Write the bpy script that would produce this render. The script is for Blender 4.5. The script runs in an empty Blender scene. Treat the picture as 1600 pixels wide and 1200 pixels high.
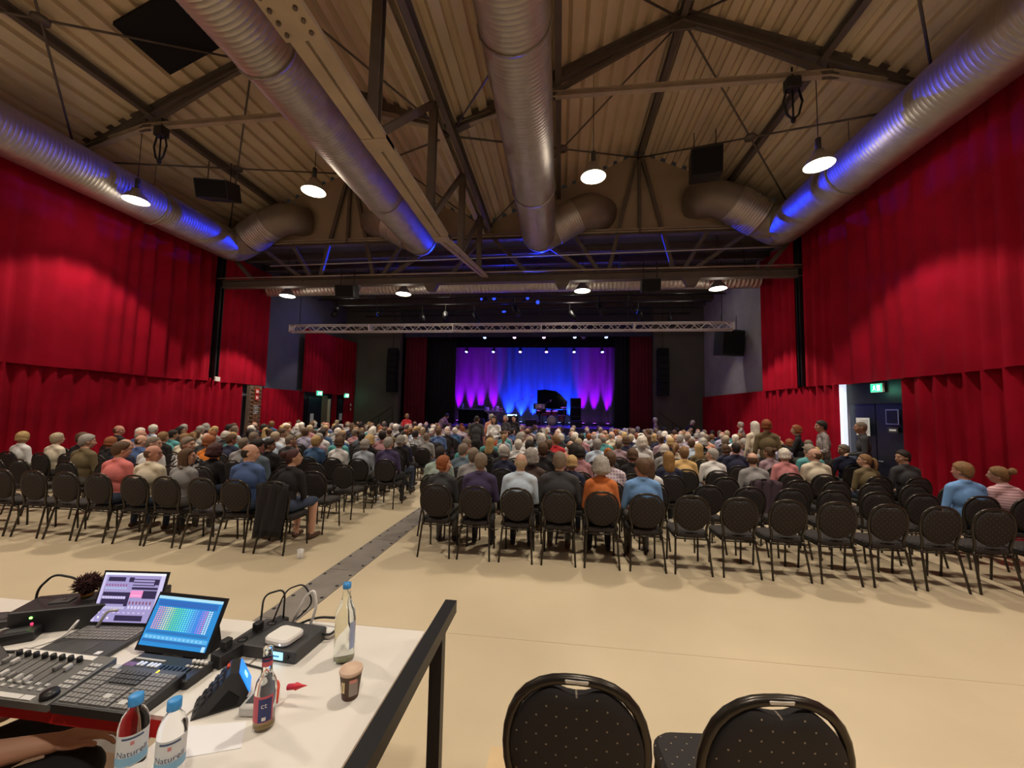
import bpy, bmesh, math, random
import numpy as np
from mathutils import Vector, Matrix, Euler, noise
random.seed(7)
S = bpy.context.scene
COL = S.collection
PI = math.pi
# ------------------------------------------------------------------ camera
FPX = 610.0
_dy = Vector(((874-800)/FPX, -(644-600)/FPX, 1.0)).normalized()      # hall axis seen by the lens (right, up, forward)
_h = Vector((1, -0.02, 0))
_z = Vector(np.cross(np.array(_dy), np.array(_h))).normalized()
if _z.y < 0: _z = -_z
_x = Vector(np.cross(np.array(_z), np.array(_dy)))
if _x.x < 0: _x = -_x
right = Vector((_x.x, _dy.x, _z.x)); up = Vector((_x.y, _dy.y, _z.y)); fwd = Vector((_x.z, _dy.z, _z.z))
cam = bpy.data.cameras.new('camera'); co = bpy.data.objects.new('camera', cam); COL.objects.link(co)
M = Matrix.Identity(4)
for i in range(3):
    M[i][0] = right[i]; M[i][1] = up[i]; M[i][2] = -fwd[i]
M[0][3], M[1][3], M[2][3] = 0, 0, 1.92
co.matrix_world = M
cam.sensor_fit = 'HORIZONTAL'; cam.sensor_width = 36; cam.lens = FPX/1600*36; cam.clip_start = .05; cam.clip_end = 200
S.camera = co
# ------------------------------------------------------------------ world, exposure
w = bpy.data.worlds.new('world'); S.world = w; w.use_nodes = True
w.node_tree.nodes['Background'].inputs[0].default_value = (.01, .009, .008, 1)
w.node_tree.nodes['Background'].inputs[1].default_value = 1
S.view_settings.view_transform = 'Standard'; S.view_settings.look = 'None'
S.view_settings.exposure = 0.0; S.view_settings.gamma = 1.0; S.view_settings.use_curve_mapping = False
LAMP_SPOT, LAMP_GLOW = 610.0, 16.0          # watts of a pendant lamp, down and all round
LAMP_COL = (1.0, .88, .71)
LAMPS = [(x, y, z) for y, z, xs in ((-1.6, 6.85, (-10.3, -5.65, .65, 5.0)), (3.2, 6.85, (-10.3, -5.65, .65, 5.0)), (8.0, 6.85, (-10.3, -5.65, .65, 5.0)), (12.7, 5.88, (-9.75, -5.4, .7, 4.9)), (16.75, 7.48, (-9.9, -5.4, .7, 5.2))) for x in xs]  # last row added out of sight to light the foremost seats and walls
STAGE_BLUE = (.005, .03, 1.0); STAGE_PINK = (.55, .12, 1.0); STAGE_PURPLE = (.30, .0, 1.0)
def light(name, kind, loc, energy, color, direction=None, size=.1, angle=90, blend=.4):
    l = bpy.data.lights.new(name, kind); l.energy = energy; l.color = color
    if kind in ('SPOT', 'POINT'): l.shadow_soft_size = size
    if kind == 'SPOT': l.spot_size = math.radians(angle); l.spot_blend = blend
    o = bpy.data.objects.new(name, l); COL.objects.link(o); o.location = loc
    if direction is not None: o.rotation_euler = Vector(direction).to_track_quat('-Z', 'Y').to_euler()
    return o
# ------------------------------------------------------------------ materials
MATS = {}
def mat(name, col, rough=.6, metal=0.0, var=0.0, scale=8.0, emit=None, es=1.0, spec=.5, bump=0.0, bscale=60, trans=0.0, alpha=1.0, sheen=0.0, ior=1.45):
    if name in MATS: return MATS[name]
    m = bpy.data.materials.new(name); m.use_nodes = True
    nt = m.node_tree; b = nt.nodes['Principled BSDF']
    b.inputs['Base Color'].default_value = (*col, 1); b.inputs['Roughness'].default_value = rough
    b.inputs['Metallic'].default_value = metal; b.inputs['Specular IOR Level'].default_value = spec
    b.inputs['IOR'].default_value = ior
    if trans: b.inputs['Transmission Weight'].default_value = trans
    if alpha < 1: b.inputs['Alpha'].default_value = alpha
    if sheen: b.inputs['Sheen Weight'].default_value = sheen
    if emit: b.inputs['Emission Color'].default_value = (*emit, 1); b.inputs['Emission Strength'].default_value = es
    if var or bump:
        tc = nt.nodes.new('ShaderNodeTexCoord')
    if var:
        n = nt.nodes.new('ShaderNodeTexNoise'); n.inputs['Scale'].default_value = scale; n.inputs['Detail'].default_value = 5
        r = nt.nodes.new('ShaderNodeValToRGB')
        r.color_ramp.elements[0].position = .3; r.color_ramp.elements[1].position = .7
        r.color_ramp.elements[0].color = (*[c*(1-var) for c in col], 1); r.color_ramp.elements[1].color = (*[min(1, c*(1+var)) for c in col], 1)
        nt.links.new(tc.outputs['Object'], n.inputs['Vector']); nt.links.new(n.outputs['Fac'], r.inputs['Fac']); nt.links.new(r.outputs['Color'], b.inputs['Base Color'])
    if bump:
        n2 = nt.nodes.new('ShaderNodeTexNoise'); n2.inputs['Scale'].default_value = bscale; n2.inputs['Detail'].default_value = 3
        bp = nt.nodes.new('ShaderNodeBump'); bp.inputs['Strength'].default_value = bump; bp.inputs['Distance'].default_value = .01
        nt.links.new(tc.outputs['Object'], n2.inputs['Vector']); nt.links.new(n2.outputs['Fac'], bp.inputs['Height']); nt.links.new(bp.outputs['Normal'], b.inputs['Normal'])
    MATS[name] = m
    return m
def pattern(name, c1, c2, kind, scale):
    """cloth prints: stripes, plaid, blotches"""
    if name in MATS: return MATS[name]
    m = mat(name, c1, .85); nt = m.node_tree; b = nt.nodes['Principled BSDF']
    tc = nt.nodes.new('ShaderNodeTexCoord'); mx = nt.nodes.new('ShaderNodeMix'); mx.data_type = 'RGBA'
    mx.inputs[6].default_value = (*c1, 1); mx.inputs[7].default_value = (*c2, 1)
    def wave(d, s):
        wv = nt.nodes.new('ShaderNodeTexWave'); wv.bands_direction = d; wv.inputs['Scale'].default_value = s; nt.links.new(tc.outputs['Object'], wv.inputs['Vector']); return wv.outputs['Fac']
    if kind == 'stripe': nt.links.new(wave('Z', scale), mx.inputs[0])
    elif kind == 'plaid':
        ma = nt.nodes.new('ShaderNodeMath'); ma.operation = 'MULTIPLY'
        nt.links.new(wave('Z', scale), ma.inputs[0]); nt.links.new(wave('X', scale), ma.inputs[1]); nt.links.new(ma.outputs[0], mx.inputs[0])
    else:
        n = nt.nodes.new('ShaderNodeTexNoise'); n.inputs['Scale'].default_value = scale; n.inputs['Detail'].default_value = 2
        r = nt.nodes.new('ShaderNodeValToRGB'); r.color_ramp.elements[0].position = .48; r.color_ramp.elements[1].position = .52
        nt.links.new(tc.outputs['Object'], n.inputs['Vector']); nt.links.new(n.outputs['Fac'], r.inputs['Fac']); nt.links.new(r.outputs['Color'], mx.inputs[0])
    nt.links.new(mx.outputs[2], b.inputs['Base Color'])
    return m
def glow(name, col, s=1.0):
    return mat(name, (.02, .02, .02), .5, emit=col, es=s)
# ------------------------------------------------------------------ mesh builder
class MB:
    def __init__(s): s.v = []; s.f = []; s.m = []; s.sm = []
    def add(s, vs, fs, mi=0, smooth=False):
        o = len(s.v); s.v += [tuple(v) for v in vs]; s.f += [tuple(i+o for i in f) for f in fs]
        s.m += [mi]*len(fs); s.sm += [smooth]*len(fs); return s
    def box(s, c, d, mi=0, rot=None, taper=1.0):
        x, y, z = d[0]/2, d[1]/2, d[2]/2; c = Vector(c); vs = []
        for k in (-1, 1):
            t = taper if k > 0 else 1
            for a, b in ((-1, -1), (1, -1), (1, 1), (-1, 1)):
                p = Vector((a*x*t, b*y*t, k*z))
                if rot is not None: p = rot @ p
                vs.append(c+p)
        return s.add(vs, [(3, 2, 1, 0), (4, 5, 6, 7), (0, 1, 5, 4), (1, 2, 6, 5), (2, 3, 7, 6), (3, 0, 4, 7)], mi)
    def bbox(s, a, b, mi=0):
        return s.box([(a[i]+b[i])/2 for i in range(3)], [abs(b[i]-a[i]) for i in range(3)], mi)
    def rbox(s, c, d, bev, mi=0, rot=None, n=3):
        """box with rounded vertical corners and softened top and bottom"""
        x, y, z = d[0]/2, d[1]/2, d[2]/2; c = Vector(c); ring = []
        for sx, sy, a0 in ((1, 1, 0), (-1, 1, 90), (-1, -1, 180), (1, -1, 270)):
            for k in range(n+1):
                a = math.radians(a0+90*k/n); ring.append((sx*(x-bev), sy*(y-bev), math.cos(a), math.sin(a)))
        rows = []; e = min(bev, z)*.5
        for zz, r in ((-z, bev-e), (-z+e, bev), (z-e, bev), (z, bev-e)):
            rows.append([Vector((q[0]+q[2]*r, q[1]+q[3]*r, zz)) for q in ring])
        N = len(ring); vs = []
        for r in rows:
            for p in r: vs.append(c+(rot @ p if rot is not None else p))
        fs = [tuple(range(N-1, -1, -1)), tuple(3*N+i for i in range(N))]
        for k in range(3):
            for i in range(N):
                j = (i+1) % N; fs.append((k*N+i, k*N+j, (k+1)*N+j, (k+1)*N+i))
        return s.add(vs, fs, mi)
    def bar(s, p, q, wd, hg=None, mi=0):
        """rectangular bar from p to q"""
        p, q = Vector(p), Vector(q); d = q-p; hg = hg or wd
        rot = d.to_track_quat('Y', 'Z').to_matrix()
        return s.box((p+q)/2, (wd, d.length, hg), mi, rot)
    def ibeam(s, p, q, wd, hg, t=.02, mi=0):
        p, q = Vector(p), Vector(q); d = q-p; rot = d.to_track_quat('Y', 'Z').to_matrix(); c = (p+q)/2; L = d.length
        s.box(c, (t, L, hg-2*t), mi, rot)
        for k in (-1, 1): s.box(c+rot @ Vector((0, 0, k*(hg/2-t/2))), (wd, L, t), mi, rot)
        return s
    def tube(s, pts, r, seg=8, mi=0, caps=True, closed=False, rs=None):
        pts = [Vector(p) for p in pts]; n = len(pts); vs = []; fs = []
        prev = None
        for i, p in enumerate(pts):
            if closed: t = pts[(i+1) % n]-pts[i-1]
            else: t = pts[min(i+1, n-1)]-pts[max(i-1, 0)]
            t.normalize()
            if prev is None:
                a = Vector((0, 0, 1)) if abs(t.z) < .9 else Vector((1, 0, 0)); u = t.cross(a).normalized()
            else:
                u = (prev-t*prev.dot(t))
                u = u.normalized() if u.length > 1e-6 else t.orthogonal().normalized()
            prev = u; v = t.cross(u); rr = rs[i] if rs else r
            for k in range(seg):
                a = 2*PI*k/seg; vs.append(p+u*math.cos(a)*rr+v*math.sin(a)*rr)
        for i in range(n if closed else n-1):
            for k in range(seg):
                k2 = (k+1) % seg; j = (i+1) % n; fs.append((i*seg+k, i*seg+k2, j*seg+k2, j*seg+k))
        if caps and not closed: fs += [tuple(range(seg-1, -1, -1)), tuple((n-1)*seg+k for k in range(seg))]
        return s.add(vs, fs, mi, True)
    def cyl(s, p, q, r, r2=None, seg=16, mi=0): return s.tube([p, q], r, seg, mi, True, rs=[r, r if r2 is None else r2])
    def lathe(s, prof, c=(0, 0, 0), seg=20, mi=0, rot=None, capb=True, capt=True):
        c = Vector(c); vs = []; fs = []
        for r, z in prof:
            for k in range(seg):
                a = 2*PI*k/seg; p = Vector((r*math.cos(a), r*math.sin(a), z)); vs.append(c+(rot @ p if rot is not None else p))
        for i in range(len(prof)-1):
            for k in range(seg):
                k2 = (k+1) % seg; fs.append((i*seg+k, i*seg+k2, (i+1)*seg+k2, (i+1)*seg+k))
        if capb: fs.append(tuple(range(seg-1, -1, -1)))
        if capt: fs.append(tuple((len(prof)-1)*seg+k for k in range(seg)))
        return s.add(vs, fs, mi, True)
    def ell(s, c, r, mi=0, rot=None, seg=14, rings=9):
        c = Vector(c); vs = []; fs = []
        for i in range(rings+1):
            t = PI*i/rings
            for k in range(seg):
                a = 2*PI*k/seg; p = Vector((r[0]*math.sin(t)*math.cos(a), r[1]*math.sin(t)*math.sin(a), r[2]*math.cos(t)))
                vs.append(c+(rot @ p if rot is not None else p))
        for i in range(rings):
            for k in range(seg):
                k2 = (k+1) % seg; fs.append((i*seg+k, (i+1)*seg+k, (i+1)*seg+k2, i*seg+k2))
        return s.add(vs, fs, mi, True)
    def prism(s, poly, axis, a, b, mi=0):
        """polygon in the plane across axis, swept from a to b"""
        n = len(poly); vs = []
        for t in (a, b):
            for p in poly:
                v = list(p); v.insert('xyz'.index(axis), t); vs.append(v)
        fs = [tuple(range(n)), tuple(range(2*n-1, n-1, -1))]
        for i in range(n): j = (i+1) % n; fs.append((i, i+n, j+n, j))
        return s.add(vs, fs, mi)
    def mesh(s, name, mats):
        me = bpy.data.meshes.new(name); me.from_pydata(s.v, [], s.f)
        for m in (mats if isinstance(mats, (list, tuple)) else [mats]): me.materials.append(m)
        me.polygons.foreach_set('material_index', s.m); me.polygons.foreach_set('use_smooth', s.sm)
        me.validate(); me.update()
        bm = bmesh.new(); bm.from_mesh(me); bmesh.ops.remove_doubles(bm, verts=bm.verts, dist=1e-6)
        bmesh.ops.recalc_face_normals(bm, faces=bm.faces); bm.to_mesh(me); bm.free()
        return me
    def build(s, name, mats, parent=None, loc=None):
        o = bpy.data.objects.new(name, s.mesh(name, mats)); COL.objects.link(o)
        if parent is not None: o.parent = parent
        if loc is not None: o.location = loc
        return o
def tag(o, label=None, cat=None, group=None, kind=None):
    if label: o['label'] = label
    if cat: o['category'] = cat
    if group: o['group'] = group
    if kind: o['kind'] = kind
    return o
def empty(name, loc=(0, 0, 0), rz=0.0, label=None, cat=None, group=None):
    o = bpy.data.objects.new(name, None); COL.objects.link(o); o.location = loc; o.rotation_euler = (0, 0, rz); o.empty_display_size = .1
    return tag(o, label, cat, group)
def struct(o): o['kind'] = 'structure'; return o
def copy_tree(o, parent=None):
    c = o.copy(); COL.objects.link(c)
    if parent is not None: c.parent = parent
    for ch in list(o.children): copy_tree(ch, c)
    return c
ORD = ['first', 'second', 'third', 'fourth', 'fifth', 'sixth', 'seventh', 'eighth', 'ninth', 'tenth', 'eleventh', 'twelfth', 'thirteenth', 'fourteenth', 'fifteenth', 'sixteenth', 'seventeenth', 'eighteenth', 'nineteenth', 'twentieth']
m_red = mat('red_velvet', (.29, .003, .016), .9, spec=.12, var=.18, scale=1.5,  bump=.15, bscale=200)
m_darkred = mat('wine_velvet', (.13, .003, .012), .85, var=.15, scale=2)
m_deck = mat('tan_roof_deck', (.70, .57, .39), .65, var=.10, scale=.8)
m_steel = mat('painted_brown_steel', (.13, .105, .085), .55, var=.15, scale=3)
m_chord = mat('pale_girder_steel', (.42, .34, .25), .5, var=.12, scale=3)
m_duct = mat('galvanised_duct', (.56, .52, .48), .5, metal=1.0, var=.08, scale=5)
m_ductp = mat('grey_painted_duct', (.30, .25, .20), .5, metal=.5, var=.08, scale=4)
m_black = mat('black_metal', (.012, .012, .013), .45)
m_blackm = mat('matt_black_cloth', (.008, .008, .009), .9)
m_plast = mat('black_plastic', (.018, .018, .02), .4)
m_dgrey = mat('dark_grey_plastic', (.05, .05, .053), .45)
m_mgrey = mat('mid_grey_plastic', (.22, .21, .20), .45)
m_lgrey = mat('light_grey_plastic', (.55, .54, .52), .45)
m_white = mat('white_plastic', (.80, .78, .75), .4)
m_paper = mat('white_paper', (.82, .82, .86), .8)
m_wallg = mat('dark_grey_wall', (.12, .105, .085), .8, var=.1, scale=1.2)
m_wallp = mat('pale_plaster_wall', (.36, .34, .36), .75, var=.12, scale=1.5)
m_wood = mat('pale_plywood', (.60, .44, .25), .6, var=.12, scale=5)
m_brown = mat('brown_wood', (.22, .13, .07), .6, var=.2, scale=6)
m_chrome = mat('chrome', (.75, .75, .76), .15, metal=1.0)
m_alu = mat('aluminium_truss', (.75, .68, .66), .4, metal=.3)
# ------------------------------------------------------------------ the setting
WL, WR = -12.0, 7.2
fl = mat('beige_linoleum', (.54, .445, .305), .38, var=.07, scale=.9, bump=.03, bscale=3, spec=.4)
struct(MB().bbox((WL-.3, -6.2, -.1), (WR+.3, 20.0, 0)).build('floor', fl))
seam = mat('floor_seam', (.44, .355, .235), .6)
struct(MB().bbox((-2.25, 3.42, 0), (WR, 3.425, .0012)).build('trim_1', seam))
struct(MB().bbox((WL-.3, -6.2, 0), (WL, 22.6, 8.1)).build('wall_left', mat('slate_wall', (.11, .11, .15), .75, var=.1, scale=1.5)))
struct(MB().bbox((WR, -6.2, 0), (WR+.3, 20.6, 8.1)).build('wall_right', m_wallp))
struct(MB().prism([(WL, 0), (WR, 0), (WR, 8), (2.4, 10.2), (-2.4, 8), (-7.2, 10.2), (WL, 8)], 'y', -6.4, -6.2).build('wall_rear', m_wallg))
# corrugated roof deck, ribs along the hall
def deck(name, x0, z0, x1, z1, y0, y1):
    L = math.hypot(x1-x0, z1-z0); n = int(L/.34); ux, uz = (x1-x0)/L, (z1-z0)/L; nx, nz = (-uz, ux) if ux > 0 else (uz, -ux)
    prof = []
    for i in range(n):
        for a, h in ((0, 0), (.50, 0), (.60, .11), (.90, .11)):
            t = (i+a)/n*L; prof.append((x0+ux*t+nx*h, z0+uz*t+nz*h))
    prof.append((x1, z1)); b = MB(); N = len(prof)
    vs = [(x, y, z) for y in (y0, y1) for x, z in prof] + [(x, y, z+.12) for y in (y0, y1) for x, z in prof]
    fs = [(i, i+1, N+i+1, N+i) for i in range(N-1)]+[(2*N+i, 3*N+i, 3*N+i+1, 2*N+i+1) for i in range(N-1)]
    fs += [(i, 2*N+i, 2*N+i+1, i+1) for i in range(N-1)]+[(N+i, N+i+1, 3*N+i+1, 3*N+i) for i in range(N-1)]
    b.add(vs, fs); return struct(b.build(name, m_deck))
RIDGE, EAVE = 10.15, 8.0
deck('ceiling', WL, EAVE, -7.2, RIDGE, -6.3, 12.2)
deck('ceiling', -2.4, EAVE, -7.2, RIDGE, -6.3, 12.2)
deck('ceiling', -2.4, EAVE, 2.4, RIDGE, -6.3, 12.2)
deck('ceiling', WR, EAVE, 2.4, RIDGE, -6.3, 12.2)
# gable infill above the cross girder
for nm, x0, x1 in (('wall_gable_left', WL, -2.4), ('wall_gable_right', -2.4, WR)):
    xm = (x0+x1)/2
    struct(MB().prism([(x0, 7.62), (x1, 7.62), (x1, EAVE), (xm, RIDGE), (x0, EAVE)], 'y', 12.2, 12.35).build(nm, mat('gable_panel', (.40, .31, .21), .7, var=.08, scale=1)))
    struct(MB().bbox((x0, 12.05, 7.52), (x1, 12.22, 7.64)).build('trim_3', m_chord))
# second bay: low flat ceiling, side walls, wall around the stage opening
struct(MB().bbox((WL, 12.35, 7.62), (WR+.5, 27, 7.75)).build('ceiling', mat('dark_stage_ceiling', (.09, .09, .11), .7)))
for k in range(8):
    y = 13.2+k*1.0
    tag(MB().ibeam((WL, y, 7.5), (WR, y, 7.5), .14, .22).build('ceiling_joist', m_steel), 'steel joist under the low ceiling, %s behind the cross girder' % ORD[k], 'joist', 'joists over the stage front')
struct(MB().bbox((WL, 20.5, 0), (-8.75, 20.8, 7.7)).build('wall_stage_left', m_wallg))
struct(MB().bbox((4.75, 20.5, 0), (WR+.3, 20.8, 7.7)).build('wall_stage_right', m_wallg))
struct(MB().bbox((-8.75, 20.5, 6.55), (4.75, 20.8, 7.7)).build('wall_stage_top', mat('dark_proscenium', (.06, .06, .07), .8)))
struct(MB().bbox((-13, 27.0, 0), (9, 27.2, 7.7)).build('wall_back', m_blackm))
struct(MB().bbox((-12.3, 20.8, 0), (-12.0, 27, 7.7)).build('wall_wing_left', m_blackm))
struct(MB().bbox((7.5, 20.8, 0), (7.8, 27, 7.7)).build('wall_wing_right', m_blackm))
stage = MB().bbox((-8.72, 20.0, 0), (4.72, 26.95, 1.12), 0)
tag(stage.build('stage_platform', mat('black_stage_floor', (.03, .03, .035), .35)), 'wide black stage platform with dark front below the blue backdrop', 'stage')
# valance and drapes round the stage
def drape(name, x0, y0, x1, y1, z0, z1, label, wl=.26, amp=.06, m=m_red, seed=0, hem=.02, gather=0.0):
    rnd = random.Random(seed); L = math.hypot(x1-x0, y1-y0); n = max(12, int(L/(wl/7))); ux, uy = (x1-x0)/L, (y1-y0)/L; nx, ny = -uy, ux
    ph = [rnd.uniform(0, 6.3) for _ in range(4)]; b = MB(); lev = 7; vs = []
    for j in range(lev):
        t = j/(lev-1); z = z0+(z1-z0)*t
        for i in range(n+1):
            u = i/n*L
            q = u+.35*wl*math.sin(u*1.3+ph[3])+.2*wl*math.sin(u*3.1+ph[2])
            a = math.sin(2*PI*q/wl+ph[0]+.25*math.sin(3*t+u)); a = a*.75+.25*math.sin(2*PI*q/(wl*.47)+ph[1])
            k = amp*(.55+.45*math.sin(u*.9+ph[2]))*(1-gather*t)+amp*.25
            zz = z+(hem*math.sin(u*.8+ph[1])+hem*.5*math.sin(u*2.3) if j == 0 else 0)
            vs.append((x0+ux*u+nx*a*k, y0+uy*u+ny*a*k, zz))
    N = n+1; fs = [(j*N+i, j*N+i+1, (j+1)*N+i+1, (j+1)*N+i) for j in range(lev-1) for i in range(n)]
    b.add(vs, fs, 0, True)
    return tag(b.build(name, m), label, 'curtain')
XR, XL = 6.95, -11.78
drape('wall_curtain', XR, -5.5, XR, 12.0, 2.76, 7.3, 'long upper red curtain on the right wall', .42, .085, seed=1)
drape('wall_curtain', XR, 12.3, XR, 14.4, 2.76, 7.3, 'narrow upper red curtain at far end of the right wall', .36, .08, seed=2)
drape('wall_curtain', XR+.08, -5.5, XR+.08, 8.95, 0.02, 2.85, 'lower red curtain on the right wall, near side of the door', .30, .06, seed=3, hem=.005)
drape('wall_curtain', XR+.08, 10.75, XR+.08, 20.3, .02, 2.80, 'lower red curtain on the right wall, beyond the door', .30, .06, seed=4, hem=.005)
drape('wall_curtain', XL, -5.5, XL, 11.9, 2.74, 7.3, 'long upper red curtain on the left wall', .45, .085, seed=5)
drape('wall_curtain', XL, 12.2, XL, 14.4, 2.74, 7.3, 'narrow upper red curtain at far end of the left wall', .36, .08, seed=6)
drape('wall_curtain', XL-.08, -5.5, XL-.08, 13.4, .02, 2.85, 'lower red curtain along the left wall', .32, .07, seed=7, hem=.005)
drape('wall_curtain', XL-.05, 14.05, XL-.05, 16.9, .02, 2.66, 'lower red curtain between brick pillar and dark doorway', .30, .05, seed=8, hem=.005)
drape('wall_curtain', XL+.1, 16.6, XL+.5, 20.4, 2.62, 5.55, 'upper red curtain above the two green exit signs', .26, .07, seed=9)
drape('wall_curtain', XL+.1, 18.9, XL+.12, 19.35, .02, 2.7, 'thin red curtain strip between the two exit doorways', .2, .04, seed=10, hem=.004)
drape('wall_curtain', XL+.15, 19.95, XL+.5, 20.4, .02, 2.7, 'thin red curtain strip beside the fire sign', .2, .04, seed=11, hem=.004)
drape('stage_curtain', -8.7, 21.1, -7.45, 21.1, 1.12, 6.6, 'dark red stage curtain at left of the stage opening', .22, .06, m_darkred, 12, .004)
drape('stage_curtain', 3.65, 21.1, 4.8, 21.1, 1.12, 6.6, 'dark red stage curtain at right of the stage opening', .22, .06, m_darkred, 13, .004)
drape('side_drape', -8.2, 21.6, -5.9, 21.6, 1.12, 6.6, 'black side drape at left of the blue backdrop', .25, .05, m_blackm, 14, .004)
drape('side_drape', 2.95, 21.6, 4.4, 21.6, 1.12, 6.6, 'black side drape at right of the blue backdrop', .25, .05, m_blackm, 15, .004)
drape('backdrop_curtain', -8.3, 26.4, 4.6, 26.4, 1.13, 7.4, 'tall grey backdrop curtain lit blue and violet behind the band gear', .5, .05, mat('grey_backdrop', (.26, .26, .28), .85), 16, .004)
drape('teaser_border', -8.7, 23.1, 4.8, 23.1, 5.74, 7.61, 'black border cloth behind the front row of stage spotlights', .3, .03, m_blackm, 18, .004)
drape('valance', -8.7, 20.87, 4.8, 20.87, 5.95, 6.6, 'dark valance across the top of the stage opening', .3, .03, mat('dark_blue_valance', (.05, .05, .09), .85), 17, .004)
# gaps between curtains are black steel columns
for x, y, l in ((XR+.02, 12.15, 'black column between the two upper curtains on the right'), (XL-.02, 12.05, 'black column between the two upper curtains on the left')):
    b = MB(); b.ibeam((x, y, 2.8), (x, y, 8), .16, .16, .02)
    tag(b.build('wall_column', m_black), l, 'column')
tag(MB().rbox((XL+.1, 12.05, 2.82), (.06, .2, .16), .02).build('junction_box', m_white), 'small white junction box at foot of the left black column', 'box')
# ------------------------------------------------------------------ doors
d = empty('door_1', (7.12, 8.95, 0)); d['kind'] = 'structure'
m_door = mat('dark_blue_door', (.012, .014, .028), .3)
for k in range(2):
    lf = MB().bbox((-.02, .05+k*.80, .02), (.03, .82+k*.80, 2.25)).build('door_leaf', m_door, d)
    MB().tube([(-.06, .75 if k == 0 else .95, .98), (-.06, .62 if k == 0 else 1.1, .98)], .012, 8).build('handle', m_chrome, lf)
MB().bbox((-.04, 0, 2.25), (.05, 1.75, 2.9)).build('transom', m_black, d)
MB().bbox((-.15, 1.66, .9), (-.05, 1.76, 2.76)).build('door_edge', mat('lit_door_edge', (.8, .82, .9), .4, emit=(.75, .82, 1), es=.9), d)  # light on the edge is put in as emission, no lamp here
b = MB().bbox((7.02, 9.86, 1.52), (7.03, 10.26, 1.93), 0)
for k in range(9): b.bbox((7.018, 9.90, 1.58+k*.035), (7.0195, 10.2-.03*(k % 3), 1.59+k*.035), 1)
tag(b.build('door_poster', [m_paper, m_mgrey]), 'white printed notice taped to the dark door', 'poster')
b = MB().bbox((7.02, 9.08, 1.80), (7.03, 9.40, 2.12), 0).bbox((7.016, 9.10, 1.82), (7.02, 9.38, 2.10), 1)
tag(b.build('door_panel_sign', [mat('blue_line', (.25, .27, .6), .4), m_door]), 'dark square sign with thin blue border on the door', 'sign')
b = MB().bbox((7.02, 9.11, 1.62), (7.03, 9.36, 1.74), 0).bbox((7.016, 9.15, 1.66), (7.02, 9.32, 1.70), 1)
tag(b.build('door_label', [m_dgrey, m_paper]), 'small white lettered label below the square door sign', 'sign')
def exit_sign(loc, rz, label, s=1.0):
    t = empty('exit_sign', loc, rz, label, 'sign', 'green exit signs')
    MB().rbox((0, 0, 0), (.34*s, .05, .20*s), .01).build('housing', m_white, t)
    MB().bbox((-.155*s, -.031, -.085*s), (.155*s, -.026, .085*s)).build('lit_panel', glow('exit_green', (.03, .75, .35), 1.6), t)
    b = MB()                       # running figure and door
    b.bbox((.03*s, -.036, -.06*s), (.11*s, -.032, .06*s)); b.bbox((-.07*s, -.036, -.01*s), (-.03*s, -.032, .03*s)); b.ell((-.045*s, -.034, .048*s), (.014*s, .002, .014*s), seg=8, rings=4)
    b.bar((-.05*s, -.034, -.01*s), (-.09*s, -.034, -.06*s), .012*s, .003); b.bar((-.045*s, -.034, -.01*s), (-.01*s, -.034, -.05*s), .012*s, .003)
    b.build('pictogram', glow('exit_white', (1, 1, 1), 3), t)
    light('exit_light', 'POINT', Vector(loc)+Matrix.Rotation(rz, 3, 'Z') @ Vector((0, -.25, -.05)), 3, (.25, 1, .6), size=.1)
    return t
exit_sign((7.03, 9.6, 2.60), -PI/2, 'lit green exit sign over the dark door in the right wall')
exit_sign((-11.5, 17.55, 2.60), PI/2*.9, 'left one of the two lit green exit signs under the curtain', 1.15)
exit_sign((-11.35, 19.7, 2.58), PI/2*.9, 'right one of the two lit green exit signs under the curtain', 1.15)
for n, y0, y1, in ((2, 16.95, 18.0), (3, 19.4, 19.95)):
    d = empty('door_%d' % n, (-11.7, y0, 0)); d['kind'] = 'structure'
    MB().bbox((0, 0, 0), (.06, (y1-y0), 2.4)).build('door_leaf', m_door, d)
    MB().bbox((.05, 0, .2), (.08, .06, 2.4)).build('door_frame', m_black, d)
    MB().bbox((.06, .2, 1.25), (.075, .45, 1.62)).build('notice', m_paper, d)
struct(MB().bbox((-11.7, 18.02, 0), (-11.6, 18.45, 2.5)).build('trim_4', mat('olive_panel', (.16, .13, .08), .7)))
struct(MB().bbox((-11.6, 18.45, 0), (-11.5, 18.55, 2.35)).build('trim_5', mat('pale_post', (.6, .5, .38), .6)))
# brick pillar at the left wall
t = empty('brick_pillar', (-11.7, 13.72, 0), 0, 'narrow brown brick pillar between two lower red curtains', 'pillar')
MB().bbox((-.05, -.28, 0), (.10, .28, 2.7)).build('core', mat('mortar', (.16, .13, .10), .9), t)
bk = MB().bbox((0, -.125, -.032), (.03, .125, .032)).mesh('brick', mat('brown_brick', (.17, .075, .04), .8, var=.25, scale=12))
for r in range(36):
    for k in range(2 if r % 2 == 0 else 1):
        o = bpy.data.objects.new('brick', bk); COL.objects.link(o); o.parent = t; o.location = (.10, (-.135+.27*k) if r % 2 == 0 else 0, .05+r*.074)
def fire_sign(loc, rz, label):
    t = empty('fire_sign', loc, rz, label, 'sign')
    for k in range(2):
        MB().bbox((-.09, -.01, k*.24), (.09, 0, k*.24+.2)).build('plate', mat('sign_red', (.6, .03, .02), .5), t)
        MB().bbox((-.05, -.014, k*.24+.04), (.0, -.01, k*.24+.16)).bbox((.02, -.014, k*.24+.05), (.06, -.01, k*.24+.13)).build('pictogram', m_paper, t)
fire_sign((-11.55, 13.72, 2.15), PI/2, 'pair of red and white fire signs on the brick pillar')
fire_sign((-11.3, 20.1, 1.75), PI/2, 'pair of red and white fire signs by the stage wall')
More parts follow.
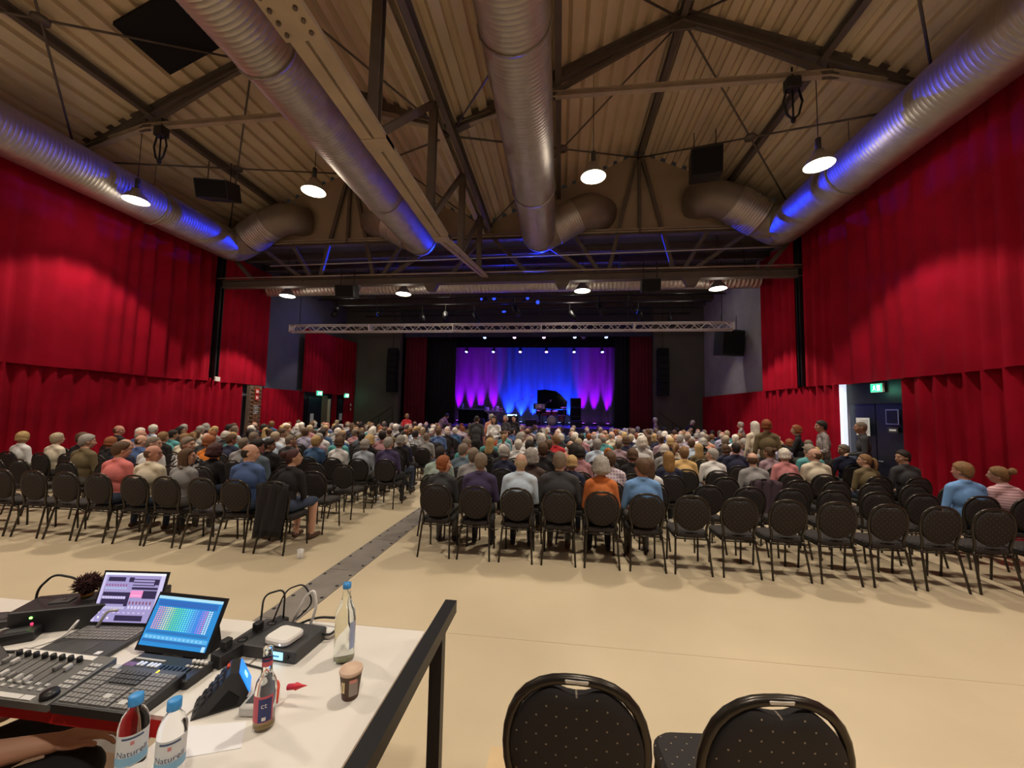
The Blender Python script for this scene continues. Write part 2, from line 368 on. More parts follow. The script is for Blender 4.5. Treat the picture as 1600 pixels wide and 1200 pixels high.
tag(MB().bbox((-11.59, 13.6, 1.62), (-11.57, 13.85, 1.95)).build('wall_notice', m_paper), 'white sheet pinned on the brick pillar', 'poster')
# handrails of the stage steps
def steprail(x0, x1, label):
    t = empty('step_rail', (0, 0, 0), 0, label, 'handrail')
    MB().tube([(x1, 20.35, 1.1), (x1, 20.35, 2.05), (x0, 20.35, 1.0)], .02, 6).build('top_rail', m_black, t)
    MB().tube([(x0, 20.35, 0), (x0, 20.35, 1.0)], .02, 6).build('post', m_black, t)
    MB().tube([((x0+x1)/2, 20.35, .5), ((x0+x1)/2, 20.35, 1.52)], .018, 6).build('post', m_black, t)
    MB().tube([(x0, 20.35, .55), (x1, 20.35, 1.6)], .015, 6).build('mid_rail', m_black, t)
    for k in range(6): MB().bbox((x0+(x1-x0)*k/6, 19.6, 0), (x0+(x1-x0)*(k+1)/6, 20.45, .18*(k+1))).build('step', m_black, t)
steprail(-10.6, -9.0, 'black stair handrail rising to the stage at left')
steprail(6.3, 4.9, 'black stair handrail rising to the stage at right')
# ------------------------------------------------------------------ roof steel
def truss(xa, xb, y, side, label):
    t = empty('roof_truss', (0, y, 0), 0, label, 'roof truss', 'roof trusses'); xm = (xa+xb)/2; q = (xb-xa)/4
    for a, b in ((xa, xm), (xb, xm)):
        MB().ibeam((a, 0, EAVE-.02), (b, 0, RIDGE-.16), .16, .22).build('rafter', m_steel, t)
    z1 = 8.62
    pts = [(xa+.1, 0, 8.0), (xa+q*.85, 0, z1-.1), (xb-q*.85, 0, z1-.1), (xb-.1, 0, 8.0)]
    for a, b in zip(pts, pts[1:]): MB().ibeam(a, b, .11, .12, .015).build('tie_bar', m_chord, t)
    for s, n in ((-1, pts[1]), (1, pts[2])):
        MB().bar((xm+s*.05, 0, RIDGE-.25), n, .07, .09).build('diagonal', m_steel, t)
        MB().bar((xm+s*q*1.15, 0, EAVE+(RIDGE-EAVE)*.42-.05), n, .07, .08).build('strut', m_steel, t)
        MB().rbox(n, (.3, .03, .22), .01).build('gusset_plate', m_steel, t)
    MB().rbox((xm, 0, RIDGE-.28), (.5, .05, .34), .02).build('ridge_plate', m_steel, t)
for y, wd in ((3.3, 'over the sound desk'), (7.75, 'over the seats')):
    truss(WL+.1, -2.5, y, 0, 'brown steel roof truss of the left gable %s' % wd)
    truss(-2.3, WR-.1, y, 1, 'brown steel roof truss of the right gable %s' % wd)
def purlin(x, z, l, wdt=.13, h=.18):
    tag(MB().ibeam((x, -6.2, z), (x, 12.2, z), wdt, h).build('purlin', m_steel), l, 'roof beam', 'long beams under the roof deck')
purlin(2.4, RIDGE-.12, 'long dark ridge beam under the right gable'); purlin(-7.2, RIDGE-.12, 'long dark ridge beam under the left gable')
purlin(4.95, 8.84, 'long beam on the outer slope of the right gable'); purlin(-.1, 8.84, 'long beam on the inner slope of the right gable')
purlin(-9.75, 8.84, 'long beam on the outer slope of the left gable'); purlin(-4.75, 8.84, 'long beam on the inner slope of the left gable')
purlin(WR-.15, EAVE-.2, 'long eaves beam above the right wall curtain', .2, .34); purlin(WL+.2, EAVE-.2, 'long eaves beam above the left wall curtain', .2, .34)
# wind bracing rods under the deck
for nm, xa, za, xb, zb in (('left wall', WL+.3, EAVE, -7.2, RIDGE), ('left valley', -2.4, EAVE, -7.2, RIDGE), ('right valley', -2.4, EAVE, 2.4, RIDGE), ('right wall', WR-.3, EAVE, 2.4, RIDGE)):
    t = empty('wind_bracing', (0, 0, 0), 0, 'crossed bracing rods under the roof slope on the %s side' % nm, 'bracing', 'crossed roof rods')
    for y0, y1 in ((3.3, 7.75), (7.75, 12.1)):
        MB().tube([(xa, y0, za-.22), (xb, y1, zb-.22)], .022, 6).build('rod', m_steel, t)
        MB().tube([(xb, y0, zb-.22), (xa, y1, za-.22)], .022, 6).build('rod', m_steel, t)
        MB().cyl(((xa+xb)/2, (y0+y1)/2, (za+zb)/2-.26), ((xa+xb)/2, (y0+y1)/2, (za+zb)/2-.19), .13, seg=12).build('ring_plate', m_steel, t)
for x0, x1, l in ((-8.8, -7.6, 'black roof hatch panel beside the left ridge'), (1.3, 2.2, 'black roof hatch panel beside the right ridge')):
    sl = (RIDGE-EAVE)/4.8; za = EAVE+(x0-(-12 if x0 < -3 else -2.4))*sl; zb = EAVE+(x1-(-12 if x0 < -3 else -2.4))*sl
    b = MB().prism([(x0, za-.10), (x1, zb-.10), (x1, zb-.02), (x0, za-.02)], 'y', 6.15 if x0 < 0 else 5.9, 7.3 if x0 < 0 else 6.7)
    tag(b.build('roof_hatch', m_blackm), l, 'hatch')
# lattice girder under the valley
t = empty('valley_girder', (-2.4, 0, 0), 0, 'long lattice girder under the roof valley with pale slotted lower chord', 'girder')
for s in (-1, 1):
    MB().bbox((s*.02, -6, 5.36), (s*.17, 7.6, 5.42)).build('lower_flat', m_chord, t)
    MB().bar((s*.08, 7.55, 5.40), (s*.06, 12.05, 6.2), .09, .06).build('lower_flat', m_chord, t)
for y in (-4, .2, 4.5, 7.3): MB().bbox((-.17, y, 5.35), (.17, y+.25, 5.425)).build('batten_plate', m_chord, t)
b = MB().bbox((-.19, 2.2, 5.33), (.19, 3.15, 5.36))
for k in range(2):
    for j in range(8): b.cyl((-.12+.24*k, 2.3+j*.11, 5.305), (-.12+.24*k, 2.3+j*.11, 5.335), .02, seg=6, mi=1)
b.build('bolted_plate', [m_chord, m_steel], t)
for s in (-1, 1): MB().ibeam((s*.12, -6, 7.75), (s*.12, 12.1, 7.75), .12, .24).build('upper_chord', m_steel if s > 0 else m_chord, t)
ys = (-2, .2, 2.4, 4.5, 6.7, 8.9, 11.0)
def zl(y): return 5.42 if y < 7.6 else 5.42+(y-7.6)/4.45*.78
for i, y in enumerate(ys):
    MB().ibeam((0, y, zl(y)), (0, y, 7.65), .14, .12).build('vertical', m_steel, t)
    if i < len(ys)-1: MB().bar((0, y+.05, zl(y)+.02), (0, ys[i+1]-.05, 7.6), .08, .10).build('diagonal', m_steel, t)
# cross girder at the end of the hall
t = empty('cross_girder', (0, 12.1, 0), 0, 'deep lattice girder spanning the hall in front of the stage', 'girder')
MB().ibeam((WL+.1, 0, 6.14), (WR-.1, 0, 6.14), .22, .26).build('bottom_chord', m_steel, t)
MB().ibeam((WL+.1, .02, 7.50), (WR-.1, .02, 7.50), .18, .16).build('top_chord', m_steel, t)
for x0 in (WL, -2.4):
    xm = x0+4.8
    for a, b2 in (((xm-.1, RIDGE-.3), (xm-.95, 6.25)), ((xm+.1, RIDGE-.3), (xm+1.0, 6.25)), ((xm, RIDGE-.3), (xm, 7.5)), ((xm-2.0, 7.5), (xm-1.2, 6.25)), ((xm+2.0, 7.5), (xm+1.25, 6.25)), ((xm+3.0, 7.3), (xm+1.5, 6.25)), ((xm-3.0, 7.3), (xm-1.5, 6.25)), ((xm-4.6, 7.5), (xm-3.4, 6.25)), ((xm+4.6, 7.5), (xm+3.6, 6.25))):
        MB().bar((a[0], 0, a[1]), (b2[0], 0, b2[1]), .09, .11).build('lattice_bar', m_steel, t)
MB().tube([(-9.9, -.12, 6.72), (6.4, -.12, 6.88)], .02, 6).build('conduit', m_lgrey, t)
MB().tube([(WL+.2, -.2, 6.3), (WR-.2, -.2, 6.3)], .025, 6).build('conduit', m_chord, t)
for x in (-6.9, -4.2, .05, 3.9): MB().prism([(x-.25, 6.02), (x+.25, 6.02), (x+.12, 5.78), (x-.12, 5.78)], 'y', -.12, .1).build('hanger_bracket', m_steel, t)
# ------------------------------------------------------------------ ducts
def spiral(path_y0, path_y1, x, z, r):
    b = MB(); n = int((path_y1-path_y0)/.075); pts = []; rs = []
    for i in range(n):
        y = path_y0+(path_y1-path_y0)*i/n; st = (path_y1-path_y0)/n
        for a, k in ((0, 0), (.72, 0), (.86, .007), (1.0-1e-3, 0)): pts.append((x, y+a*st, z)); rs.append(r+k)
    return b.tube(pts, r, 36, 0, True, rs=rs)
def bendpath(p, n=6):
    P = [Vector(a) for a in p]; out = [P[0]]
    for i in range(1, len(P)-1):
        a = P[i].lerp(P[i-1], .35); c = P[i].lerp(P[i+1], .35)
        for k in range(n+1):
            s = k/n; out.append(a.lerp(P[i], s).lerp(P[i].lerp(c, s), s))
    out.append(P[-1]); return out
def hall_duct(x, elbow, label):
    t = empty('ventilation_duct', (0, 0, 0), 0, label, 'duct', 'long round ducts under the roof')
    spiral(-6, 11.5, x, 7.3, .5).build('spiral_pipe', m_duct, t)
    MB().tube(bendpath([(x, 11.45, 7.3)]+elbow), .5, 28, 0).build('elbow', m_ductp, t)
    a, c = Vector(elbow[0]).lerp(Vector(elbow[1]), .3), Vector(elbow[0]).lerp(Vector(elbow[1]), .8)
    n = 12; pts = []; rs = []
    for i in range(n):
        for k, q in ((0, .515), (.6, .515), (.8, .53)): pts.append(a.lerp(c, (i+k)/n)); rs.append(q)
    MB().tube(pts, .5, 28, 0, rs=rs).build('ribbed_sleeve', m_duct, t)
    for y in (-3, 1, 5, 9):
        MB().tube([(x+.52*math.cos(i/16*2*PI), y, 7.3+.52*math.sin(i/16*2*PI)) for i in range(16)], .014, 6, closed=True).build('hanger_ring', m_ductp, t)
        MB().tube([(x, y, 7.82), (x, y, 8.6 if abs(x) > 2 else 8.4)], .008, 5).build('hanger_rod', m_steel, t)
hall_duct(6.25, [(6.2, 11.75, 7.32), (4.55, 11.55, 8.25), (4.0, 12.25, 8.45)], 'round spiral duct running along the right wall')
hall_duct(-11.05, [(-11.0, 11.75, 7.32), (-9.3, 11.55, 8.2), (-8.8, 12.25, 8.35)], 'round spiral duct running along the left wall')
hall_duct(-.68, [(-.65, 11.75, 7.32), (.75, 11.55, 8.05), (1.3, 12.25, 8.2)], 'round spiral duct right of the roof valley')
hall_duct(-4.45, [(-4.45, 11.75, 7.32), (-5.8, 11.55, 8.05), (-6.3, 12.25, 8.2)], 'round spiral duct left of the roof valley')
pts = []; rs = []
for i in range(130):
    for k, q in ((0, .27), (.7, .27), (.85, .283)): pts.append((-11.1+(i+k)*.135, 13.4, 6.38)); rs.append(q)
t = empty('cross_duct', (0, 0, 0), 0, 'slimmer spiral duct crossing the hall behind the cross girder', 'duct')
MB().tube(pts, .27, 24, rs=rs).build('spiral_pipe', m_duct, t)
for x in (-10, -6, -2, 2, 6): MB().cyl((x, 13.4, 6.6), (x, 13.4, 7.62), .012, seg=5).build('hanger_rod', m_black, t)
# ------------------------------------------------------------------ pendant lamps
m_lamp = glow('lamp_glass', (1, .95, .82), 22)
ROWN = ['behind the sound desk', 'over the empty floor', 'in front of the roof trusses', 'below the cross girder', 'added out of view under the low ceiling']
def lamp_proto():
    t = empty('pendant_lamp', (0, 0, 0))
    MB().lathe([(.26, .0), (.255, .02), (.2, .12), (.11, .22), (.09, .30), (.0001, .31)], seg=24, capb=False).build('shade', mat('lamp_shade', (.5, .47, .42), .35, metal=.6), t)
    MB().lathe([(.0001, -.015), (.15, -.01), (.23, .012)], seg=24, capb=False, capt=False).build('lit_glass', m_lamp, t)
    return t
lp = lamp_proto()
for i, (x, y, z) in enumerate(LAMPS):
    o = copy_tree(lp)
    zr = 7.62 if i >= 12 else 8.0+2.15*(1-abs(((x+2.4) if x > -2.4 else (x+12))-4.8)/4.8)
    if i < 16: MB().cyl((0, 0, .55), (0, 0, zr-z), .008, seg=6).build('cord', m_black, o); MB().cyl((0, 0, .3), (0, 0, .55), .05, seg=10).build('ballast', m_dgrey, o)
    else: o.scale = (1, 1, .4)
    o.location = (x, y, z)
    tag(o, '%s round pendant lamp from the left, %s' % (ORD[i % 4], ROWN[i//4]), 'lamp', 'round pendant lamps')
    light('lamp_spot', 'SPOT', (x, y, z-.05), LAMP_SPOT*(1.35 if 12 <= i < 16 else .42 if i >= 16 else 1), LAMP_COL, (0, 0, -1), .14, 96 if i < 16 else 66, .22)
    light('lamp_glow', 'POINT', (x, y, z-.12), LAMP_GLOW if i < 16 else 3, LAMP_COL, size=.2)
for c_ in list(lp.children): bpy.data.objects.remove(c_)
bpy.data.objects.remove(lp)
# hung black speakers and hoists
def hung_box(loc, dim, rz, label, tilt=0):
    t = empty('ceiling_speaker', loc, rz, label, 'speaker', 'hung black speakers')
    rot = Matrix.Rotation(tilt, 3, 'X')
    MB().rbox((0, 0, 0), dim, .03, rot=rot).build('cabinet', m_plast, t)
    MB().box(rot @ Vector((0, -dim[1]/2-.006, 0)), (dim[0]*.9, .012, dim[2]*.86), rot=rot).build('grille', m_blackm, t)
    for s in (-1, 1): MB().tube([(s*dim[0]*.35, 0, dim[2]/2), (s*dim[0]*.35, 0, dim[2]/2+.6)], .012, 5).build('suspension', m_black, t)
    return t
hung_box((-9.7, 9.6, 8.0), (.85, .7, .5), .25, 'black speaker hung below the left roof slope', .35)
hung_box((3.75, 10.4, 8.5), (.75, .6, .7), -.2, 'black speaker hung below the right roof slope', .2)
hung_box((-6.95, 11.8, 5.72), (.62, .45, .38), .1, 'small black speaker under the cross girder, left one', .2)
hung_box((2.65, 11.8, 5.72), (.55, .4, .38), -.1, 'small black speaker under the cross girder, right one', .2)
hung_box((6.55, 16.0, 4.75), (1.0, .5, 1.0), .35, 'large black speaker hung before the pale right wall', .1)
def hoist(loc, label):
    t = empty('chain_hoist', loc, 0, label, 'hoist', 'chain hoists')
    MB().rbox((0, 0, 0), (.26, .2, .24), .04).build('motor', m_plast, t)
    for s in (-1, 1):
        MB().tube([(s*.11, 0, -.1), (s*.17, 0, -.35), (s*.10, 0, -.62), (0, 0, -.72)], .022, 6).build('cable_loop', m_black, t)
    MB().cyl((0, 0, -.1), (0, 0, -.78), .018, seg=6).build('chain', m_black, t)
    MB().ell((0, 0, -.72), (.045, .045, .07), seg=8, rings=6).build('hook', m_black, t)
    MB().cyl((0, 0, .1), (0, 0, .35), .02, seg=6).build('hanger', m_black, t)
hoist((-9.45, 7.75, 8.36), 'black chain hoist hanging from the left roof truss'); hoist((4.42, 7.75, 8.36), 'black chain hoist hanging from the right roof truss')
# ------------------------------------------------------------------ lighting truss before the stage
t = empty('lighting_truss', (0, 14.5, 4.95), 0, 'long silver lattice lighting truss spanning in front of the stage', 'lighting truss')
X0, X1 = -10.85, 6.05
for yy in (-.13, .13):
    for zz in (0, .26):
        MB().cyl((X0, yy, zz), (X1, yy, zz), .025, seg=8).build('main_tube', m_alu, t)
n = 58; db = MB(); dm = None
for i in range(n):
    xa = X0+(X1-X0)*i/n; xb = X0+(X1-X0)*(i+1)/n
    MB().cyl((xa, -.13, .26 if i % 2 else 0), (xb, -.13, 0 if i % 2 else .26), .011, seg=6).build('brace', m_alu, t)
    db.cyl((xa, .13, 0 if i % 2 else .26), (xb, .13, .26 if i % 2 else 0), .011, seg=5)
db.build('rear_braces', m_alu, t)
for k in range(6):
    x = X0+(X1-X0)*k/5
    MB().bbox((x-.02, -.15, -.02), (x+.02, .15, .28)).build('end_frame', m_alu, t)
    MB().cyl((x*.96-.1, 0, .26), (x*.96-.1, 0, 2.67), .012, seg=5).build('hanging_cable', m_black, t)
# dark pipe grid over the stage front
for k, (y, z) in enumerate(((15.6, 6.6), (17.0, 6.7), (18.4, 6.8), (19.8, 6.9))):
    t = empty('rigging_pipe', (0, y, z), 0, 'black rigging pipe over the stage front, %s from the hall' % ORD[k], 'pipe', 'rigging pipes')
    MB().cyl((-10.5, 0, 0), (6.3, 0, 0), .03, seg=8).build('pipe', m_black, t)
    for x in (-9, -5, -1, 3, 6): MB().cyl((x, 0, 0), (x, 0, 7.6-z), .01, seg=5).build('drop_rod', m_black, t)
for k, (x, y, z, h) in enumerate(((-9.6, 15.6, 6.1, .9), (-5.2, 17, 6.2, .6), (-6.3, 17, 6.15, .7), (-3.85, 17, 6.15, .7), (-1.9, 15.6, 6.1, .7), (.4, 17, 6.2, .7), (1.5, 15.6, 6.1, .8), (3.3, 17, 6.2, .6), (5.0, 18.4, 6.3, .7), (-7.9, 18.4, 6.3, .7))):
    t = empty('dark_spotlight', (x, y, z), .3*k, 'unlit black spotlight hung over the stage front, %s from the left' % ORD[sorted(range(10), key=lambda q: (-9.6, -5.2, -6.3, -3.85, -1.9, .4, 1.5, 3.3, 5.0, -7.9)[q]).index(k)], 'spotlight', 'unlit spotlights')
    MB().cyl((0, 0, .12), (0, -.22, -.28), .11, .13, seg=12).build('barrel', m_black, t); MB().bar((0, 0, [6.6, 6.7, 6.8][(15.6, 17, 18.4).index(y)]-z+.02), (0, 0, .1), .04).build('yoke', m_black, t)
# ------------------------------------------------------------------ chairs
def dotted(name, plane):
    m = mat(name, (.02, .016, .016), .8); nt = m.node_tree; b = nt.nodes['Principled BSDF']
    tc = nt.nodes.new('ShaderNodeTexCoord'); mp = nt.nodes.new('ShaderNodeMapping'); mp2 = nt.nodes.new('ShaderNodeMapping')
    if plane == 'xz': mp.inputs['Rotation'].default_value = (PI/2, 0, 0)
    mp2.inputs['Rotation'].default_value = (0, 0, PI/4); mp2.inputs['Scale'].default_value = (24, 24, 24)
    v = nt.nodes.new('ShaderNodeTexVoronoi'); v.voronoi_dimensions = '2D'; v.inputs['Randomness'].default_value = 0; v.inputs['Scale'].default_value = 1
    lt = nt.nodes.new('ShaderNodeMath'); lt.operation = 'LESS_THAN'; lt.inputs[1].default_value = .07
    mx = nt.nodes.new('ShaderNodeMix'); mx.data_type = 'RGBA'; mx.inputs[6].default_value = (.02, .016, .016, 1); mx.inputs[7].default_value = (.25, .205, .155, 1)
    nt.links.new(tc.outputs['Object'], mp.inputs['Vector']); nt.links.new(mp.outputs[0], mp2.inputs['Vector']); nt.links.new(mp2.outputs[0], v.inputs['Vector'])
    nt.links.new(v.outputs['Distance'], lt.inputs[0]); nt.links.new(lt.outputs[0], mx.inputs[0]); nt.links.new(mx.outputs[2], b.inputs['Base Color'])
    return m
m_pad = dotted('dotted_black_fabric', 'xz'); m_seat = dotted('dotted_seat_fabric', 'xy')
m_frame = mat('bronze_black_tube', (.045, .038, .032), .28, metal=.6)
BY = lambda z: -.20-.13*(z-.44)
def chair_shapes():
    half = [(.187, .44), (.172, .49), (.176, .54), (.192, .60), (.2045, .66), (.208, .715), (.204, .765), (.192, .812), (.172, .853), (.143, .886), (.107, .909), (.07, .921), (.035, .9255), (0, .927)]
    pts = [(-x, BY(z), z) for x, z in half]+[(x, BY(z), z) for x, z in half[-2::-1]]
    hoop = MB().tube(pts, .0150, 10)
    N = 44; pad = MB(); out = []
    for k in range(N):
        a = 2*PI*k/N; x = .199*math.cos(a); z = .710+.208*math.sin(a)
        if z > .86 and abs(x) < .075: z = .884+.022*(abs(x)/.075)**2
        out.append((x, z))
    vs = []
    for yo, sc in ((.034, .80), (.024, .97), (.012, 1), (-.012, 1), (-.02, .97), (-.026, .8)):
        for x, z in out:
            zz = .71+(z-.71)*sc; vs.append((x*sc, BY(zz)+yo, zz))
    fs = [tuple(range(N)), tuple(5*N+k for k in range(N-1, -1, -1))]
    for r in range(5):
        for k in range(N): fs.append((r*N+k, (r+1)*N+k, (r+1)*N+(k+1) % N, r*N+(k+1) % N))
    pad.add(vs, fs, 0, True)
    seat = MB().rbox((0, .0, .447), (.43, .43, .065), .085, n=5)
    legs = []
    for s in (-1, 1):
        legs.append(MB().tube([(s*.18, -.198, .45), (s*.187, -.215, .40), (s*.212, -.295, .0)], .0125, 8))
        legs.append(MB().tube([(s*.185, .17, .43), (s*.19, .178, .36), (s*.195, .20, 0)], .0125, 8))
    rail = MB()
    for s in (-1, 1): rail.tube([(s*.185, -.2, .405), (s*.187, .17, .405)], .009, 6)
    rail.tube([(-.187, -.205, .40), (.187, -.205, .40)], .009, 6); rail.tube([(-.187, .17, .40), (.187, .17, .40)], .009, 6)
    link = MB().tube([(.19, -.19, .40), (.25, -.17, .36), (.30, -.16, .37)], .007, 5)
    return hoop, pad, seat, legs, rail, link
hoop, pad, seat, legs, rail, link = chair_shapes()
CH = dict(back_frame=hoop.mesh('back_frame', m_frame), backrest=pad.mesh('backrest', m_pad), seat=seat.mesh('seat', m_seat), seat_rail=rail.mesh('seat_rail', m_frame), link_bar=link.mesh('link_bar', m_frame))
LEGS = [l.mesh('leg', m_frame) for l in legs]
cap = MB().rbox((0, BY(.925), .927), (.075, .03, .014), .006).mesh('handle_cap', mat('worn_cap', (.6, .55, .5), .4))
allc = MB()
for p, mi in ((hoop, 0), (pad, 1), (seat, 2), (rail, 0)): allc.add(p.v, p.f, mi, True)
for l in legs: allc.add(l.v, l.f, 0, True)
CHALL = allc.mesh('stacking_chair', [m_frame, m_pad, m_seat])
def chair(x, y, z, rz, label, full=True, group='oval-backed hall chairs', ganged=True):
    if not full:
        o = bpy.data.objects.new('stacking_chair', CHALL); COL.objects.link(o); o.location = (x, y, z); o.rotation_euler = (0, 0, rz)
        return tag(o, label, 'chair', group)
    t = empty('stacking_chair', (x, y, z), rz, label, 'chair', group)
    for n, me in list(CH.items()):
        if n == 'link_bar' and not ganged: continue
        o = bpy.data.objects.new(n, me); COL.objects.link(o); o.parent = t
    for me in LEGS:
        o = bpy.data.objects.new('leg', me); COL.objects.link(o); o.parent = t
    return t
# ------------------------------------------------------------------ people
SKIN = [mat('skin_fair', (.58, .33, .235), .55), mat('skin_ruddy', (.52, .25, .18), .55), mat('skin_tan', (.42, .235, .155), .55)]
HAIRC = {k: mat('hair_'+k, c, .7, var=.25, scale=40, bump=.6, bscale=120) for k, c in dict(white=(.72, .66, .58), grey=(.34, .31, .28), greybrown=(.20, .15, .11), blondgrey=(.46, .36, .24), blond=(.50, .33, .14), brown=(.10, .052, .026), lightbrown=(.24, .13, .055), dark=(.022, .015, .012), darkred=(.055, .014, .014), red=(.26, .075, .022), ginger=(.42, .13, .02), ombre=(.30, .16, .05), taupe=(.28, .23, .18)).items()}
CLOTHC = dict(cream=(.70, .62, .48), black=(.016, .014, .016), olive=(.16, .12, .06), navy=(.022, .024, .055), white=(.74, .73, .72), blue=(.07, .12, .28), lightblue=(.55, .66, .80), slate=(.11, .15, .19), grey=(.30, .29, .29), charcoal=(.045, .045, .05), orange=(.75, .22, .03), brown=(.09, .06, .05), denim=(.05, .11, .22), paleblue=(.38, .43, .50), purple=(.06, .045, .11), sage=(.33, .42, .37), teal=(.10, .34, .35), mauve=(.38, .26, .30), salmon=(.70, .36, .26), rose=(.45, .22, .24), yellow=(.68, .44, .18), pink=(.62, .24, .25), lavender=(.38, .36, .50), poloblue=(.16, .32, .62), coral=(.72, .20, .19), rust=(.62, .18, .05), red=(.55, .03, .04))
CLOTH = {k: mat('cloth_'+k, c, .9, var=.10, scale=9, bump=.25, bscale=14) for k, c in CLOTHC.items()}
CLOTH['floral'] = pattern('cloth_floral', (.7, .7, .7), (.02, .02, .02), 'blot', 22)
CLOTH['stripe'] = pattern('cloth_stripe', (.75, .75, .75), (.05, .05, .06), 'stripe', 9)
CLOTH['pinkstripe'] = pattern('cloth_pinkstripe', (.80, .55, .56), (.45, .25, .30), 'stripe', 9)
CLOTH['plaid'] = pattern('cloth_plaid', (.66, .55, .58), (.16, .12, .24), 'plaid', 7)
CLOTH['orangeplaid'] = pattern('cloth_orangeplaid', (.75, .40, .20), (.45, .16, .06), 'plaid', 8)
CLOTH['printed'] = pattern('cloth_printed', (.42, .36, .34), (.16, .14, .15), 'blot', 40)
CNAME = dict(floral='monochrome floral top', stripe='striped top', pinkstripe='pink striped top', plaid='pale plaid shirt', orangeplaid='orange plaid shirt', printed='grey printed shirt', paleblue='pale blue-grey shirt', lightblue='light blue shirt', poloblue='blue polo shirt', slate='slate-blue T-shirt', sage='sage green shirt', coral='pink shirt', rust='orange sweater', lavender='lavender top')
HNAME = dict(short='%s-haired', bald='balding %s-fringed', shaved='shaven-headed', bob='%s-bobbed', long='long %s-haired', curly='curly %s-haired', pony='%s-ponytailed', bun='%s-bunned', cap='%s-capped')
HCN = dict(white='white', grey='grey', greybrown='grey-brown', blondgrey='ash-blond', blond='blond', brown='brown', lightbrown='light brown', dark='dark', darkred='dark red', red='red', ginger='ginger', ombre='two-tone', taupe='taupe', skin='', pinkskin='')
TROU = [mat('trousers_'+k, c, .9) for k, c in (('denim', (.035, .05, .09)), ('black', (.014, .014, .016)), ('grey', (.08, .075, .07)), ('beige', (.30, .24, .17)))]
SHOE = [mat('shoe_black', (.015, .013, .012), .5), mat('shoe_brown', (.10, .05, .03), .5), mat('shoe_white', (.6, .58, .55), .6)]
m_eye = mat('eye_dark', (.02, .015, .012), .3); m_lip = mat('lips', (.36, .13, .11), .5)
